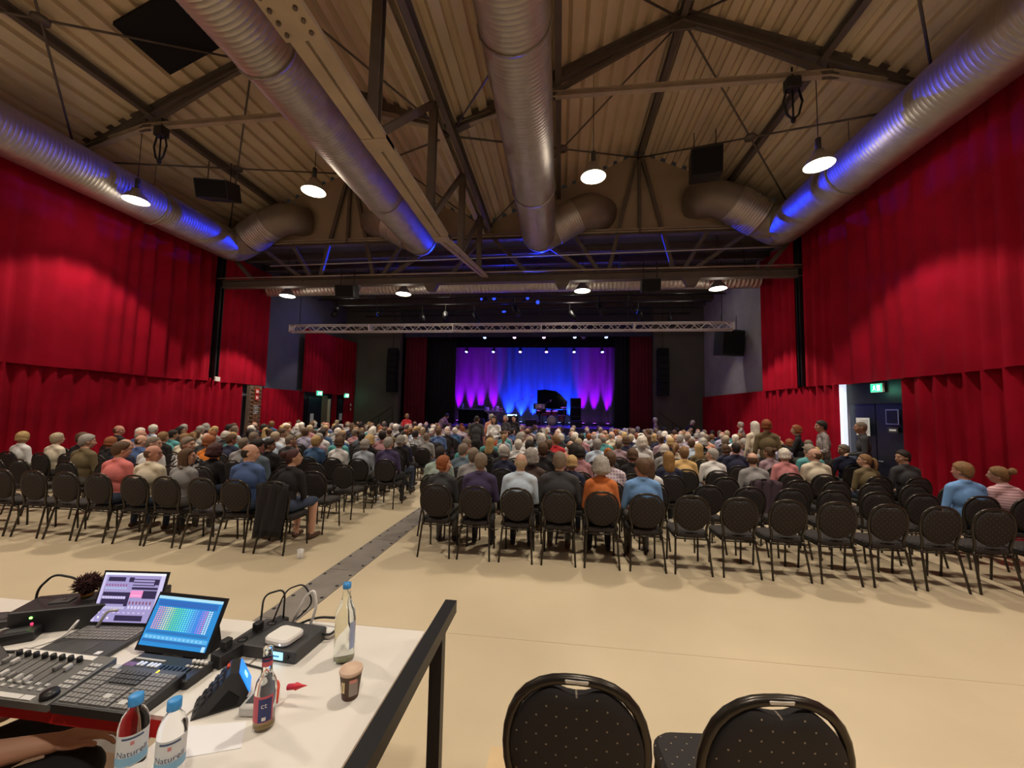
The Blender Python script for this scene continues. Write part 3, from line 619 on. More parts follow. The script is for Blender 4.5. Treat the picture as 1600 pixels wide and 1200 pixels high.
# slots: 0 skin, 1 top, 2 trousers, 3 shoes, 4 forearm, 5 shin
class Fig:
    def __init__(s): s.p = []
    def cap(s, a, b, r0, r1, lab): s.p.append(('c', Vector(a), Vector(b), r0, r1, lab)); return s
    def ell(s, c, r, lab, rot=None): s.p.append(('e', Vector(c), Vector(r), rot or Matrix.Identity(3), None, lab)); return s
    def chain(s, pts, rs, lab):
        for i in range(len(pts)-1): s.cap(pts[i], pts[i+1], rs[i], rs[i+1], lab)
        return s
    def head(s, c, yaw=0, pitch=0, roll=0, sc=1.0, neck=None):
        R = (Matrix.Rotation(-math.radians(yaw), 3, 'Z') @ Matrix.Rotation(-math.radians(pitch), 3, 'X') @ Matrix.Rotation(math.radians(roll), 3, 'Y')); c = Vector(c)
        T = lambda x, y, z: c+R @ Vector((x*sc, y*sc, z*sc)); q = lambda *r: [k*sc for k in r]
        s.ell(T(0, -.006, .028), q(.077, .096, .092), 0, R); s.ell(T(0, .028, -.045), q(.056, .064, .068), 0, R)
        s.ell(T(0, .055, -.085), q(.030, .026, .024), 0, R)
        s.cap(T(0, .088, .018), T(0, .108, -.022), .010*sc, .015*sc, 0); s.ell(T(0, .078, .035), q(.052, .018, .014), 0, R)
        s.ell(T(0, .086, -.055), q(.024, .012, .011), 0, R)
        for k in (-1, 1): s.ell(T(k*.079, -.008, -.008), q(.011, .022, .032), 0, R); s.ell(T(k*.045, .062, -.02), q(.022, .022, .022), 0, R)
        if neck is not None: s.cap(T(0, -.028, -.05), neck, .052*sc, .050*sc, 0)
        s.hm = Matrix.Translation(c) @ R.to_4x4() @ Matrix.Scale(sc, 4); return s
    def sdf(s, P):
        best = np.full(len(P), 9.0); lab = np.zeros(len(P), int)
        for k, a, b, c, d, l in s.p:
            if k == 'c':
                A = np.array(a); D = np.array(b)-A; t = np.clip(((P-A) @ D)/max(D @ D, 1e-9), 0, 1); dist = np.linalg.norm(P-A-t[:, None]*D, axis=1)-(c+(d-c)*t)
            else:
                Q = (P-np.array(a)) @ np.array(c); r = np.array(b); k0 = np.linalg.norm(Q/r, axis=1); k1 = np.linalg.norm(Q/r**2, axis=1)+1e-9; dist = k0*(k0-1)/k1
            w_ = dist < best; best[w_] = dist[w_]; lab[w_] = l
        return lab
    def mesh(s, name, vox=.014, deci=None, smooth=3):
        b = MB()
        for k, a, c, d, e, l in s.p:
            if k == 'c':
                ax = (c-a); L = ax.length; u = ax.normalized() if L > 1e-6 else Vector((0, 0, 1)); pts = []; rs = []
                for i in range(5): th = -PI/2+PI/2*i/4.0; pts.append(a+u*d*math.sin(th)*.999); rs.append(max(.0008, d*math.cos(th)))
                for i in range(1, 5): th = PI/2*i/4.0; pts.append(c+u*e*math.sin(th)); rs.append(max(.0008, e*math.cos(th)))
                pts.insert(5, c); rs.insert(5, e)
                b.tube(pts, .01, 12, rs=rs)
            else: b.ell(a, c, rot=d, seg=16, rings=10)
        me = b.mesh(name+'_src', m_eye); o = bpy.data.objects.new('tmp', me); COL.objects.link(o)
        r = o.modifiers.new('r', 'REMESH'); r.mode = 'VOXEL'; r.voxel_size = vox; r.use_smooth_shade = True
        if smooth: q = o.modifiers.new('s', 'SMOOTH'); q.factor = .5; q.iterations = smooth
        if deci: dd = o.modifiers.new('d', 'DECIMATE'); dd.ratio = deci
        dg = bpy.context.evaluated_depsgraph_get(); out = bpy.data.meshes.new_from_object(o.evaluated_get(dg)); out.name = name
        bpy.data.objects.remove(o); bpy.data.meshes.remove(me)
        n = len(out.polygons); P = np.empty(n*3); out.polygons.foreach_get('center', P); lab = s.sdf(P.reshape(-1, 3))
        out.materials.clear()
        for m in (SKIN[0], CLOTH['grey'], TROU[0], SHOE[0], SKIN[0], TROU[0]): out.materials.append(m)
        out.polygons.foreach_set('material_index', lab.astype(np.int32)); out.polygons.foreach_set('use_smooth', [True]*n); out.update()
        return out
def torso(f, fem, base, chest, sh, wid=1.0, belly=0.0):
    """pelvis to shoulders through three heights; points are centres"""
    b, c, s_ = Vector(base), Vector(chest), Vector(sh); w_ = (.90 if fem else 1.0)*wid
    f.ell(b, (.175*(1.05 if fem else 1)*wid, .135, .12), 2)
    f.ell(b.lerp(c, .45)+Vector((0, .01+belly*.4, 0)), (.152*w_, .118+belly, .17), 1)
    f.ell(c, (.172*w_, .120, .17), 1)
    if fem:
        for k in (-1, 1): f.ell(c+Vector((k*.07, .085, -.02)), (.062, .055, .06), 1)
    f.cap(s_+Vector((-.13*w_, 0, 0)), s_+Vector((.13*w_, 0, 0)), .066, .066, 1)
    f.cap(s_+Vector((-.10*w_, 0, .025)), s_+Vector((0, .0, .055)), .052, .055, 1); f.cap(s_+Vector((.10*w_, 0, .025)), s_+Vector((0, .0, .055)), .052, .055, 1)
    f.ell(s_+Vector((0, -.004, .078)), (.064, .064, .030), 1)
    return w_
def arm(f, k, shp, elb, wri, hand, r=.050):
    s_, e, w_, h = Vector(shp), Vector(elb), Vector(wri), Vector(hand)
    f.cap(s_, e, r+.008, r-.006, 1); f.cap(e, w_, r-.010, .029, 4)
    d = (h-w_).normalized(); f.ell(w_+d*.05, (.040, .040, .028), 0); f.cap(w_, w_+d*.05, .026, .03, 0)
    side = Vector((1, 0, 0)) if abs(d.x) < .7 else Vector((0, 1, 0))
    for j in range(4): a = w_+d*.075+side*(j-1.5)*.019; f.cap(a, a+d*.07+Vector((0, 0, -.02)), .0095, .008, 0)
    f.cap(w_+d*.03, w_+d*.065+side*(-.045*k), .011, .009, 0)
def seated(fem=0, yaw=0, pitch=0, lean=0.0, fwdl=0.0, cross=False, chin=False, wid=1.0, belly=0.0, skirt=False, roll=0):
    f = Fig(); sh = Vector((lean, -.06+fwdl, 1.005 if not fem else .965)); ch = Vector((lean*.7, -.07+fwdl*.7, .86 if not fem else .83)); base = Vector((0, -.06, .55))
    w_ = torso(f, fem, base, ch, sh, wid, belly)
    hc = sh+Vector((lean*.3, .025+fwdl*.2, .205)); f.head(hc, yaw, pitch, roll, .98 if fem else 1.02, sh+Vector((0, .012, .085)))
    for k in (-1, 1):
        s_ = sh+Vector((k*.165*w_, 0, -.012))
        if chin and k == 1: arm(f, k, s_, s_+Vector((.05, .14, -.24)), hc+Vector((.07, .10, -.16)), hc+Vector((.04, .09, -.06)))
        else: arm(f, k, s_, s_+Vector((k*.055, .02, -.27)), (k*.10, .20, .63), (k*.05, .30, .60))
        hip = Vector((k*.085, -.02, .545)); kn = Vector((k*.115, .40, .535)); an = Vector((k*.12, .37, .10)); toe = Vector((k*.14, .52, .045))
        if cross and k == -1: kn = Vector((.02, .42, .60)); an = Vector((.22, .50, .28)); toe = Vector((.28, .62, .24))
        f.cap(hip, kn, .088, .062, 2); f.cap(kn, an, .060, .042, 5); f.cap(an+Vector((0, -.03, -.05)), toe, .040, .032, 3)
    if skirt: f.ell((0, .2, .54), (.2, .26, .09), 2)
    return f
def standing(fem=0, yaw=0, pitch=0, walk=.08, arms='down', bend=0.0, h=1.0, wid=1.0):
    f = Fig(); base = Vector((0, 0, .93)); sh = Vector((0, .02+bend, 1.43-bend*.35)); ch = base.lerp(sh, .68)
    w_ = torso(f, fem, base, ch, sh, wid)
    hc = sh+Vector((0, .03+bend*.45, .205-bend*.15)); f.head(hc, yaw, pitch, 0, 1.0, sh+Vector((0, .012, .085)))
    for k in (-1, 1):
        s_ = sh+Vector((k*.17*w_, 0, -.012))
        if arms == 'phone': arm(f, k, s_, s_+Vector((k*.04, .10, -.26)), (k*.04, .33, 1.27), (k*.02, .36, 1.36))
        elif arms == 'front': arm(f, k, s_, s_+Vector((k*.07, .02, -.27)), (k*.06, .24, 1.10), (-k*.01, .28, 1.09))
        elif arms == 'reach': arm(f, k, s_, s_+Vector((k*.05, .12, -.24)), s_+Vector((k*.06, .34, -.36)), s_+Vector((k*.05, .44, -.40)))
        else: arm(f, k, s_, s_+Vector((k*.06, -.02, -.29)), s_+Vector((k*.07, .07, -.53)), s_+Vector((k*.07, .10, -.63)))
        hip = Vector((k*.09, 0, .90)); kn = Vector((k*.10, .03+k*walk*.5, .49)); an = Vector((k*.11, -.01+k*walk, .09)); toe = an+Vector((k*.02, .15, -.05))
        f.cap(hip, kn, .092, .062, 2); f.cap(kn, an, .060, .042, 5); f.cap(an+Vector((0, -.04, -.045)), toe, .040, .032, 3)
    return f
# hair, modelled round a head at the origin that looks along +y
def hair(kind, seed=0):
    b = MB(); seg, rings = 26, 18; c = Vector((0, -.006, .028)); r = Vector((.077, .096, .092)); vs = []
    for i in range(rings+1):
        t = PI*i/rings
        for k in range(seg):
            a = 2*PI*k/seg; d = Vector((math.sin(t)*math.cos(a), math.sin(t)*math.sin(a), math.cos(t)))
            n = noise.noise(d*4+Vector((seed, 0, 0))); n2 = noise.noise(d*9+Vector((0, seed, 0)))
            if kind == 'bald': line = min(.38-d.z, d.z+.80, .30-d.y)*3
            else: line = (d.z-(-.62+(1.15*d.y if d.y > 0 else .5*d.y)))*4
            if kind in ('bob', 'long', 'curly') and d.y < .42: line = max(line, (.40-d.y)*4)
            mk = max(0, min(1, line+.1*n)); th = dict(short=.13, bald=.07, shaved=.03, bob=.20, long=.17, curly=.42, pony=.10, bun=.10, cap=.16)[kind]
            rad = .86+(.14+th*max(.5, min(1, line*.4+.35))*(1+.35*n+.15*n2))*mk if mk > 0 else .86
            if kind == 'short' and d.z > .3: rad += .04*mk
            drop = .055*max(0, -d.z)*max(0, min(1, .3-d.y)) if kind not in ('bob', 'long', 'curly') else 0
            if kind == 'curly': rad += .10*n2*mk
            p = c+Vector((d.x*r.x, d.y*r.y, d.z*r.z))*rad-Vector((0, 0, drop))
            if kind in ('bob', 'long', 'curly') and mk > .5 and d.z < 0:
                L = dict(bob=.10, long=.30, curly=.12)[kind]; q = Vector((d.x, d.y, 0)); q = q.normalized() if q.length > 1e-4 else Vector((0, -1, 0)); u = -d.z
                R_ = (.094 if kind != 'curly' else .125)*(1-.55*max(0, u-.75)/.25)*(1+.12*n)
                p = c+Vector((q.x*R_, q.y*R_*1.12-.012*u, -L*u+.01*n2))
            vs.append(p)
    fs = [(i*seg+k, (i+1)*seg+k, (i+1)*seg+(k+1) % seg, i*seg+(k+1) % seg) for i in range(rings) for k in range(seg)]
    b.add(vs, fs, 0, True)
    if kind == 'pony': b.tube([(0, -.10, .05), (0, -.14, .03), (0, -.155, -.05), (0, -.145, -.15), (0, -.135, -.20)], .02, 8, rs=[.022, .03, .034, .026, .006])
    if kind == 'bun': b.ell((0, -.125, .075), (.05, .042, .045), seg=12, rings=8)
    if kind == 'cap': b.ell((0, .085, .055), (.07, .065, .012), seg=14, rings=6)
    return b.mesh('hair', HAIRC['brown'])
HAIR = {k: [hair(k, s_) for s_ in range(2 if k in ('short', 'bob', 'curly') else 1)] for k in ('short', 'bald', 'shaved', 'bob', 'long', 'curly', 'pony', 'bun', 'cap')}
fb = MB()
for k in (-1, 1): fb.ell((k*.031, .083, .012), (.010, .007, .006), seg=8, rings=6)
EYES = fb.mesh('eyes', m_eye)
MOUTH = MB().ell((0, .0945, -.055), (.022, .006, .006), seg=10, rings=6).mesh('mouth', m_lip)
VAR = {}
for fem in (0, 1):
    for yaw in (0, 25, -25, 60, -60, 85, -85):
        f = seated(fem, yaw, random.choice((0, -6, 4)), lean=random.uniform(-.02, .02)+yaw*.0003, fwdl=random.choice((0, .0, .05)), wid=1.0 if fem else 1.06, belly=0 if fem else .01)
        VAR[(fem, yaw)] = (f.mesh('seated_person', .0145), f.hm)
f = seated(0, 35, -5, chin=True, fwdl=.08); VAR['chin'] = (f.mesh('seated_person', .0145), f.hm)
f = seated(0, 10, 0, cross=True, lean=-.03, wid=1.08); VAR['cross'] = (f.mesh('seated_person', .0145), f.hm)
f = seated(1, 50, -8, fwdl=.10, skirt=True); VAR['dress'] = (f.mesh('seated_person', .0145), f.hm)
f = seated(0, 0, 0, wid=1.18, belly=.05); VAR['stout'] = (f.mesh('seated_person', .0145), f.hm)
f = seated(1, -40, 0, lean=-.10, roll=-18); VAR['leanleft'] = (f.mesh('seated_person', .0145), f.hm)
for nm, a in dict(back=dict(), backf=dict(fem=1), face=dict(fem=1, arms='front'), phone=dict(fem=1, arms='phone'), front=dict(arms='front', walk=.03), walk=dict(walk=.18, yaw=20), bent=dict(bend=.30, pitch=20, arms='reach'), bent2=dict(bend=.22, pitch=25, arms='down')).items():
    f = standing(**a); VAR[nm] = (f.mesh('standing_person', .0150), f.hm)
def person(var, loc, rz, hk, hc, top, label, sleeve=True, skin=None, trou=None, shin=None, sc=1.0, face=False, group='spectators', shoes=None):
    me, hm = VAR[var]; rnd = random.Random(hash((round(loc[0]*100), round(loc[1]*100))) & 0xffff)
    o = bpy.data.objects.new('person', me); COL.objects.link(o); o.location = loc; o.rotation_euler = (0, 0, rz); o.scale = (sc, sc, sc)
    sk = SKIN[rnd.randrange(3) if skin is None else skin]
    if hc == 'pinkskin': sk = SKIN[1]
    tr = trou or TROU[rnd.randrange(3)]
    for i, m in enumerate((sk, CLOTH[top], tr, shoes or SHOE[rnd.randrange(3)], CLOTH[top] if sleeve else sk, shin or tr)):
        o.material_slots[i].link = 'OBJECT'; o.material_slots[i].material = m
    tag(o, label, 'person', group)
    if hk != 'none':
        hm_ = HAIR[hk][rnd.randrange(len(HAIR[hk]))]; h = bpy.data.objects.new('hair' if hk != 'cap' else 'cap', hm_); COL.objects.link(h); h.parent = o; h.matrix_local = hm
        h.material_slots[0].link = 'OBJECT'; h.material_slots[0].material = HAIRC.get(hc, HAIRC['greybrown'])
    if face:
        for n, m_ in (('eyes', EYES), ('mouth', MOUTH)):
            e = bpy.data.objects.new(n, m_); COL.objects.link(e); e.parent = o; e.matrix_local = hm
    return o
def nearyaw(y): return min((0, 25, -25, 60, -60, 85, -85), key=lambda k: abs(k-y))
# explicit spectators: row, X, hair, hair colour, top, female, head yaw[, variant, short sleeves]
ROWS = {'right': [5.1, 5.9, 6.7, 7.5, 8.3, 9.17, 10.04, 10.91, 11.78, 12.65, 13.52, 14.39, 15.26, 16.13, 17.0], 'left': [4.83, 5.7, 6.52, 7.34, 8.16, 8.98, 9.85, 10.72, 11.59, 12.46, 13.33, 14.2, 15.07, 15.94, 16.81]}
SEATX = {'right': [-1.61+.54*i for i in range(15)], 'left': [-3.72-.54*i for i in range(14)]}
EXP = {'right': [
 (0, -1.61, 'bob', 'red', 'charcoal', 1, 60, None, 1), (0, -1.08, 'short', 'greybrown', 'purple', 0, 0, None, 1), (0, -.53, 'bald', 'blondgrey', 'lightblue', 0, 0, None, 1), (0, .01, 'short', 'greybrown', 'charcoal', 0, 0, 'stout', 0), (0, .55, 'curly', 'grey', 'rust', 1, 0, None, 1), (0, 1.09, 'short', 'brown', 'poloblue', 0, -25, None, 0),
 (1, -1.90, 'shaved', 'dark', 'sage', 0, 0), (1, -1.36, 'short', 'greybrown', 'grey', 0, 0), (1, -.45, 'curly', 'grey', 'brown', 0, 0), (1, .19, 'bob', 'blond', 'navy', 1, 0), (1, .75, 'short', 'brown', 'plaid', 0, 0), (1, 1.36, 'long', 'brown', 'white', 1, -25), (1, 5.50, 'short', 'lightbrown', 'poloblue', 0, -25, None, 0), (1, 6.05, 'bun', 'lightbrown', 'pinkstripe', 1, -40, 'leanleft', 0),
 (2, -1.7, 'short', 'greybrown', 'slate', 0, 25), (2, -.96, 'bob', 'grey', 'navy', 1, 25), (2, -.3, 'short', 'brown', 'black', 0, 0), (2, .35, 'bob', 'dark', 'rose', 1, 0), (2, 1.24, 'bob', 'brown', 'black', 1, 0), (2, 1.83, 'long', 'ombre', 'navy', 1, 0), (2, 3.20, 'bald', 'brown', 'grey', 0, 25),
 (3, -1.83, 'short', 'greybrown', 'teal', 0, 25), (3, -.6, 'short', 'dark', 'charcoal', 0, 0), (3, .3, 'curly', 'dark', 'rose', 1, 60), (3, .93, 'bun', 'ginger', 'charcoal', 1, 0), (3, 2.3, 'short', 'lightbrown', 'yellow', 0, 0, None, 0), (3, 2.85, 'short', 'grey', 'white', 0, -60, None, 0), (3, 4.06, 'bob', 'white', 'pink', 1, 0), (3, 4.6, 'bald', 'brown', 'cream', 0, -60, None, 0), (3, 5.45, 'pony', 'lightbrown', 'olive', 1, -60), (3, 6.05, 'short', 'dark', 'charcoal', 0, -85, None, 0),
 (4, -1.51, 'long', 'blond', 'black', 1, 25), (4, -.9, 'short', 'white', 'white', 0, 0), (4, -.25, 'short', 'brown', 'black', 0, 0), (4, .22, 'bald', 'brown', 'salmon', 0, 0), (4, .78, 'short', 'grey', 'lightblue', 0, 0), (4, 2.17, 'bob', 'white', 'grey', 1, 0), (4, 3.55, 'shaved', 'dark', 'navy', 0, 0, None, 0), (4, 4.95, 'cap', 'taupe', 'teal', 0, 0, 'stout', 0),
 (5, -.72, 'short', 'blondgrey', 'white', 0, 0), (5, 1.35, 'shaved', 'skin', 'mauve', 0, 0), (5, 1.88, 'curly', 'white', 'white', 0, 0), (5, 4.5, 'short', 'greybrown', 'grey', 0, 0, None, 0), (5, 5.6, 'pony', 'blond', 'grey', 1, 0), (5, 6.2, 'short', 'greybrown', 'navy', 0, -85),
 (6, .35, 'shaved', 'skin', 'white', 0, 0), (6, 5.3, 'bob', 'blond', 'lavender', 1, 0), (6, 5.95, 'shaved', 'pinkskin', 'orangeplaid', 0, 0, 'stout', 0),
 (8, 5.0, 'short', 'white', 'white', 0, 0), (9, 4.4, 'short', 'grey', 'white', 0, 0), (9, 5.1, 'short', 'blondgrey', 'black', 0, 0)],
 'left': [
 (0, -6.42, 'short', 'brown', 'coral', 0, 25, None, 1), (0, -5.84, 'bald', 'brown', 'cream', 0, 60, None, 1), (0, -5.35, 'long', 'brown', 'grey', 1, 60, None, 1), (0, -4.30, 'bald', 'dark', 'blue', 0, 60, None, 0), (0, -3.72, 'bun', 'darkred', 'black', 1, 50, 'dress', 1),
 (1, -8.22, 'short', 'grey', 'olive', 0, 25), (1, -7.45, 'bald', 'grey', 'navy', 0, 25), (1, -6.85, 'shaved', 'skin', 'white', 0, 60), (1, -6.22, 'short', 'greybrown', 'floral', 0, 85), (1, -5.68, 'curly', 'darkred', 'black', 1, 0), (1, -4.95, 'short', 'dark', 'slate', 0, 25, None, 0),
 (2, -10.0, 'short', 'blondgrey', 'cream', 0, 0), (2, -9.4, 'short', 'brown', 'black', 0, 60), (2, -8.75, 'bob', 'red', 'black', 1, 0), (2, -6.6, 'bob', 'red', 'orange', 1, 25), (2, -5.9, 'shaved', 'skin', 'grey', 0, 0), (2, -5.36, 'short', 'dark', 'black', 0, 60), 
 (3, -5.60, 'shaved', 'skin', 'charcoal', 0, 60, 'chin', 0), (3, -4.98, 'short', 'blond', 'denim', 0, 0), (3, -4.45, 'bob', 'brown', 'white', 1, 0, None, 0), (3, -3.92, 'bob', 'grey', 'paleblue', 0, 0), (3, -3.36, 'short', 'grey', 'purple', 0, 0, 'cross', 1),
 (4, -10.68, 'bald', 'brown', 'black', 0, 60), (4, -10.1, 'short', 'white', 'blue', 0, 0), (4, -4.22, 'curly', 'blond', 'black', 1, 0), (4, -3.5, 'bob', 'grey', 'black', 1, 0),
 (5, -10.7, 'short', 'white', 'lightblue', 0, 0), (5, -9.95, 'bob', 'dark', 'black', 1, 60), (5, -9.4, 'bob', 'brown', 'grey', 1, 0), (5, -7.87, 'short', 'dark', 'slate', 0, 0),
 (6, -9.72, 'pony', 'blond', 'grey', 1, 0), (6, -4.14, 'pony', 'dark', 'white', 1, 0), (6, -3.5, 'shaved', 'skin', 'grey', 0, 0), (7, -10.11, 'short', 'dark', 'white', 0, 25), (7, -9.35, 'short', 'white', 'black', 0, 0), (7, -8.84, 'long', 'blond', 'brown', 1, 0), (7, -4.13, 'bob', 'dark', 'stripe', 1, 0),
 (8, -8.8, 'short', 'white', 'black', 0, 0), (8, -7.09, 'short', 'dark', 'grey', 0, 0), (9, -8.92, 'short', 'white', 'grey', 0, 0), (9, -5.88, 'bob', 'brown', 'white', 1, 0), (9, -5.3, 'short', 'dark', 'black', 0, 0), (11, -8.0, 'long', 'brown', 'purple', 1, 0), (11, -7.42, 'long', 'brown', 'denim', 1, 0)]}
MEN = [('short', 'grey'), ('short', 'white'), ('short', 'greybrown'), ('short', 'brown'), ('short', 'dark'), ('bald', 'grey'), ('bald', 'brown'), ('shaved', 'skin'), ('short', 'blondgrey'), ('bald', 'white'), ('short', 'lightbrown')]
WOM = [('bob', 'grey'), ('bob', 'brown'), ('bob', 'blond'), ('long', 'brown'), ('curly', 'white'), ('bob', 'white'), ('long', 'blond'), ('bob', 'red'), ('pony', 'lightbrown'), ('curly', 'grey'), ('bob', 'dark'), ('bun', 'brown')]
TOPS = ['white', 'black', 'navy', 'grey', 'charcoal', 'lightblue', 'blue', 'white', 'black', 'cream', 'denim', 'brown', 'mauve', 'slate', 'paleblue', 'olive', 'salmon', 'stripe', 'plaid', 'lavender', 'rose', 'charcoal', 'navy', 'red', 'teal']
rp = random.Random(21)
npers = nch = 0; FARP = []; FARC = []
BLK = {'right': 'right', 'left': 'left'}
def rowname(r, blk): return ('back row' if r == 0 else '%s row from the back' % ORD[r]) + ', %s block' % blk
seatlist = []
for blk in ('right', 'left'):
    for r, Y in enumerate(ROWS[blk]):
        ex = [e for e in EXP[blk] if e[0] == r]; seats = [(e[1], e) for e in ex]
        off = 0 if r == 0 else rp.uniform(-.12, .12)
        for gx in SEATX[blk]:
            x = gx+off
            if any(abs(x-e[1]) < (.30 if r == 0 else .46) for e in ex): continue
            if x < -1.65*(Y+.2)-1.6 or x > 1.03*(Y+.2)+1.4 or x > 6.35 or x < -11.0: continue
            occ = False
            if blk == 'right':
                p = [0, 0, 0, 0, .25, .65, .9][min(r, 6)] if x > 1.2 else [0, 0, .6, .85, .9, .95, .96][min(r, 6)]
                if r >= 2 and 1.0 < x < 2.4: p = max(p, .35)
            else:
                p = [0, 0, .25, .7, .9, .94, .96][min(r, 6)]
                if r == 2 and x > -5: p = 0
                if r == 1: p = 0
            if r > 6: p = .97
            occ = rp.random() < p
            if occ:
                fem = rp.random() < .47; hk, hc = rp.choice(WOM if fem else MEN); yw = rp.choice((0, 0, 0, 0, 25, -25, 25, -25, 60, -60))
                seats.append((x, (r, x, hk, hc, rp.choice(TOPS), int(fem), yw)))
            else: seats.append((x, None))
        seats.sort(key=lambda q: -q[0] if blk == 'left' else q[0])
        for k, (x, e) in enumerate(seats): seatlist.append((Y, blk, r, k, x, e))
seatlist.sort(key=lambda q: q[0])
for Y, blk, r, k, x, e in seatlist:
    rz = rp.uniform(-.03, .03); pos = (x, Y+.25, 0); nth = '%s from the aisle' % ORD[k]
    if nch < 285:
        chair(x, Y+.25, 0, rz, ('black oval-backed chair, ' if e else 'empty black oval-backed chair, ')+rowname(r, blk)+', '+nth, full=(r < 5)); nch += 1
    else: FARC.append((x, Y+.25, rz))
    if e is None: continue
    _, _, hk, hc, top, fem, yw = e[:7]; var = e[7] if len(e) > 7 and e[7] else (fem, nearyaw(yw)); sl = bool(e[8]) if len(e) > 8 else rp.random() < .55
    tn = CNAME.get(top, top+(' top' if fem else ' shirt'))
    lab = '%s spectator in %s, %s, %s' % ((HNAME[hk] % HCN[hc]) if '%s' in HNAME[hk] else HNAME[hk], tn, rowname(r, blk).replace(' from the back', ' from back'), nth.replace('the ', ''))
    sc = rp.uniform(.97, 1.04)
    if npers < 286:
        person(var, pos, rz*2, hk, hc, top, lab, sleeve=sl, sc=sc, face=abs(yw) > 40 and r < 6, shin=SKIN[0] if var == 'dress' else None, group='seated spectators'); npers += 1
    else: FARP.append((x, Y+.25, rz*2, sc, hk, hc, top, fem, nearyaw(yw)))
# the last rows under the stage, past the count: one object each
def joined(name, items, label, cat):
    """items: (mesh, matrix, material list)"""
    vs = []; fs = []; mi = []; mats = []; idx = {}
    for me, mx, ml in items:
        o = len(vs); vs += [tuple(mx @ v.co) for v in me.vertices]
        for p in me.polygons:
            fs.append(tuple(v+o for v in p.vertices)); m = ml[p.material_index]
            if m.name not in idx: idx[m.name] = len(mats); mats.append(m)
            mi.append(idx[m.name])
    me = bpy.data.meshes.new(name); me.from_pydata(vs, [], fs)
    for m in mats: me.materials.append(m)
    me.polygons.foreach_set('material_index', mi); me.polygons.foreach_set('use_smooth', [True]*len(fs)); me.update()
    o = bpy.data.objects.new(name, me); COL.objects.link(o); return tag(o, label, cat, kind='stuff')
if FARP:
    LOD = {}
    for fem in (0, 1):
        f = seated(fem, 0, 0); LOD[fem] = (f.mesh('far_person', .022, .5, 2), f.hm)
    its = []
    for i, (x, y, rz, sc, hk, hc, top, fem, yw) in enumerate(FARP):
        mx = Matrix.Translation((x, y, 0)) @ Matrix.Rotation(rz, 4, 'Z') @ Matrix.Scale(sc, 4); me, hm = LOD[fem]; sk = SKIN[i % 3]
        its.append((me, mx, [sk, CLOTH[top], TROU[1], SHOE[0], CLOTH[top], TROU[1]])); its.append((HAIR[hk][0], mx @ hm, [HAIRC.get(hc, HAIRC['greybrown'])]))
    joined('front_crowd', its, 'heads of the crowd in the foremost rows right below the stage', 'crowd')
if FARC:
    joined('front_chairs', [(CHALL, Matrix.Translation((x, y, 0)) @ Matrix.Rotation(rz, 4, 'Z'), [m_frame, m_pad, m_seat]) for x, y, rz in FARC], 'black chairs hidden under the crowd in the foremost rows', 'chairs')
print('persons', npers, 'chairs', nch, 'far', len(FARP), len(FARC))
# standing people
def stand(var, x, y, rz, hk, hc, top, label, **k): return person(var, (x, y, 0), rz, hk, hc, top, label, group='standing people', **k)
R_ = math.radians
stand('backf', 4.28, 8.72, R_(-15), 'bob', 'red', 'olive', 'standing person in olive-green coat seen from behind, right of the seats', sc=1.05, trou=TROU[1])
stand('back', 4.55, 9.75, R_(10), 'long', 'white', 'cream', 'standing white-haired person in pale coat behind the olive-green coat', sc=1.02)
stand('phone', 5.55, 9.9, R_(60), 'bob', 'red', 'black', 'standing red-haired person in black jacket holding a white phone up', sc=.98, face=True)
stand('front', 5.75, 9.35, R_(75), 'short', 'dark', 'printed', 'standing dark-haired person in grey printed shirt facing left', sc=1.05, face=True)
stand('front', 6.3, 9.0, R_(65), 'shaved', 'skin', 'charcoal', 'standing bald person in dark sweater before the dark door', sc=1.05)
tag(MB().rbox((5.22, 10.1, 1.37), (.012, .085, .16), .006).build('mobile_phone', m_white), 'white phone held up by the person in black jacket', 'phone')
stand('front', 6.35, 14.6, R_(50), 'short', 'grey', 'grey', 'standing grey-haired person in grey jacket by the right curtain', sc=.97)
stand('walk', 4.35, 18.4, R_(70), 'short', 'white', 'mauve', 'white-haired person in mauve-grey jacket walking before the stage wall', sc=1.0)
stand('bent2', 5.5, 17.9, R_(-60), 'short', 'white', 'black', 'white-haired person in black leaning down before the right stage stairs', sc=1.02)
stand('bent', -5.9, 18.6, R_(-40), 'short', 'dark', 'mauve', 'dark-haired person in grey shirt bending over before the black side drape', sc=1.08)
stand('back', -2.62, 12.3, R_(5), 'shaved', 'dark', 'charcoal', 'standing person in black shirt seen from behind in the aisle', sc=1.0, sleeve=False, trou=TROU[1])
stand('backf', -2.35, 13.4, R_(-10), 'short', 'grey', 'salmon', 'standing grey-haired person in salmon shirt beyond the black-shirted one', sc=1.03)
stand('face', -2.02, 12.2, R_(170), 'long', 'dark', 'white', 'dark-haired person in white top and coral trousers facing the camera', sc=1.0, face=True, trou=mat('trousers_coral', (.75, .20, .10), .9))
stand('front', -1.75, 15.3, R_(160), 'short', 'dark', 'black', 'standing person in black right of the white top, third figure in the aisle', sc=1.0, face=True)
stand('face', -1.95, 14.4, R_(150), 'bob', 'grey', 'charcoal', 'standing grey-haired person in charcoal between the aisle talkers', sc=1.0, face=True)
stand('backf', -6.55, 16.3, R_(20), 'bob', 'lightbrown', 'red', 'standing person in bright red top before the left stage wall', sc=.98)
